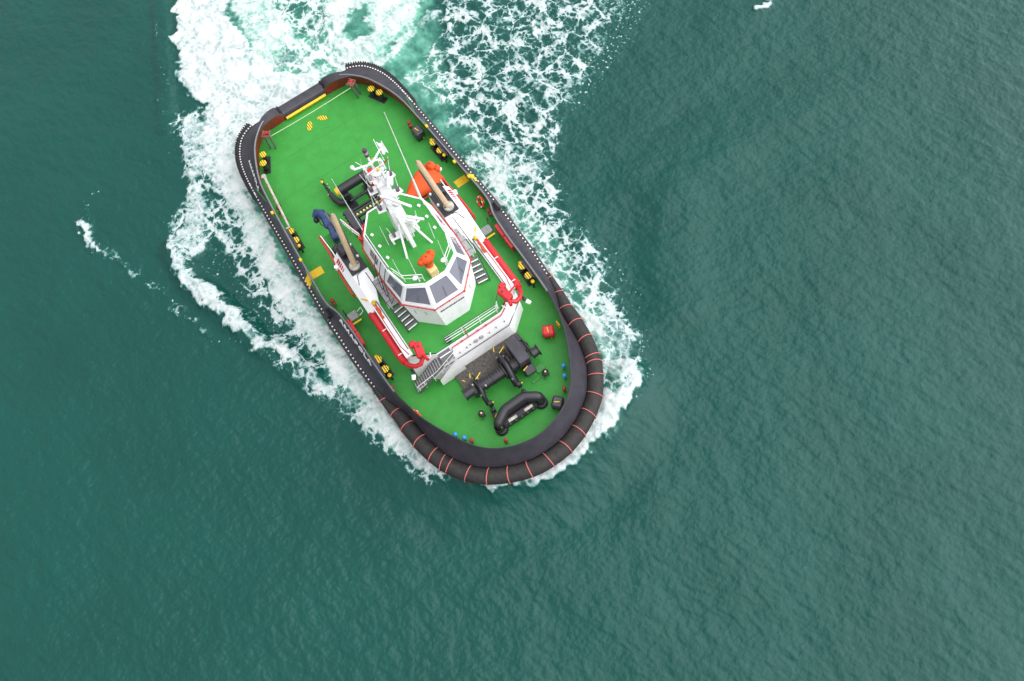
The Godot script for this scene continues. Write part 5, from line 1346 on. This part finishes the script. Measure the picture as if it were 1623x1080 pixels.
	["S", 0, 0.33, 0.95, 9.54, -40.03, 9.96, -40.42, 10.28, -40.92],
	["T", 0, 0.59, 0.5, 7.39, -39.8, 9.53, -39.92, 11.81, -40.04, 14.87, -39.08],
	["T", 1, 0.93, 0.42, 15.18, -27.34, 17.54, -26.41, 21.15, -25.07, 22.31, -23.82, 21.03, -24.25, 17.73, -25.15],
	["T", 0, 0.74, 0.4, 1.16, -29.1, 3.48, -29.48, 6.49, -28.7, 8.78, -29.53],
]

func _ready() -> void:
	# camera: from a bridge high over the bow, looking down
	var cam := Camera3D.new(); cam.name = "camera"
	cam.position = V(0, 44, 0)
	cam.basis = Basis(V(0.9926, -0.1132, -0.0428), V(0.0, 0.3536, -0.9354), V(0.1210, 0.9285, 0.3510)).orthonormalized()
	cam.fov = rad_to_deg(2.0 * atan(540.0 / 1300.0)); cam.near = 0.5; cam.far = 9000.0
	add_child(cam); cam.current = true
	# overcast sky, brighter overhead and toward the veiled sun
	var sun_dir := V(0.80, 0.60, 0.16).normalized()
	var cl := noise(61, 1.1, 5)
	var sky_im := Image.create(512, 256, false, Image.FORMAT_RGBF)
	for j in 256:
		var el := PI * (0.5 - (j + 0.5) / 256.0)
		for i in 512:
			var az := TAU * (i + 0.5) / 512.0
			var d := V(-sin(az) * cos(el), sin(el), -cos(az) * cos(el)) * -1.0
			d.y = sin(el)
			var b := (1.0 + 2.0 * maxf(d.y, 0.0)) / 3.0
			var c := b * SKY_BASE + SUN_GLOW * pow(maxf(0.0, d.dot(sun_dir)), 2.5)
			c *= 1.0 + 0.16 * cl.get_noise_3d(d.x * 2.0, d.y * 3.0, d.z * 2.0)
			if d.y < 0: c *= 0.5
			sky_im.set_pixel(i, j, Color(c * 0.97, c * 0.99, c * 1.03))
	var sm := PanoramaSkyMaterial.new(); sm.panorama = ImageTexture.create_from_image(sky_im)
	var sky := Sky.new(); sky.sky_material = sm
	var env := Environment.new(); env.background_mode = Environment.BG_SKY; env.sky = sky
	env.tonemap_mode = Environment.TONE_MAPPER_LINEAR; env.tonemap_exposure = EXPOSURE
	env.sdfgi_enabled = true; env.ssao_enabled = true; env.ssil_enabled = true
	var we := WorldEnvironment.new(); we.environment = env; add_child(we)
	var sun := DirectionalLight3D.new(); sun.name = "sun"; sun.light_energy = 0.18; sun.light_angular_distance = 120.0
	sun.light_color = Color(1.0, 0.97, 0.93); sun.shadow_enabled = true
	add_child(sun); sun.look_at_from_position(sun_dir * 50.0, Vector3.ZERO, Vector3.UP)
	# setting
	make_materials()
	build_sea()
	# boat
	boat = Node3D.new(); boat.name = numbered("tugboat"); add_child(boat)
	boat.position = BOAT_AT; boat.rotation.y = BOAT_TURN
	boat.set_meta("label", "harbour tugboat with green decks, black fenders and white wheelhouse"); boat.set_meta("category", "tugboat")
	build_hull()
	build_house()
	build_gear()
const EXPOSURE := 1.65
const SKY_BASE := 0.80
const SUN_GLOW := 1.9
const WATER_SPEC := 0.33
const WARP := 0.5
const RIPPLE := 6.5
const WAVE1 := 0.06
const WAVE3 := 0.036
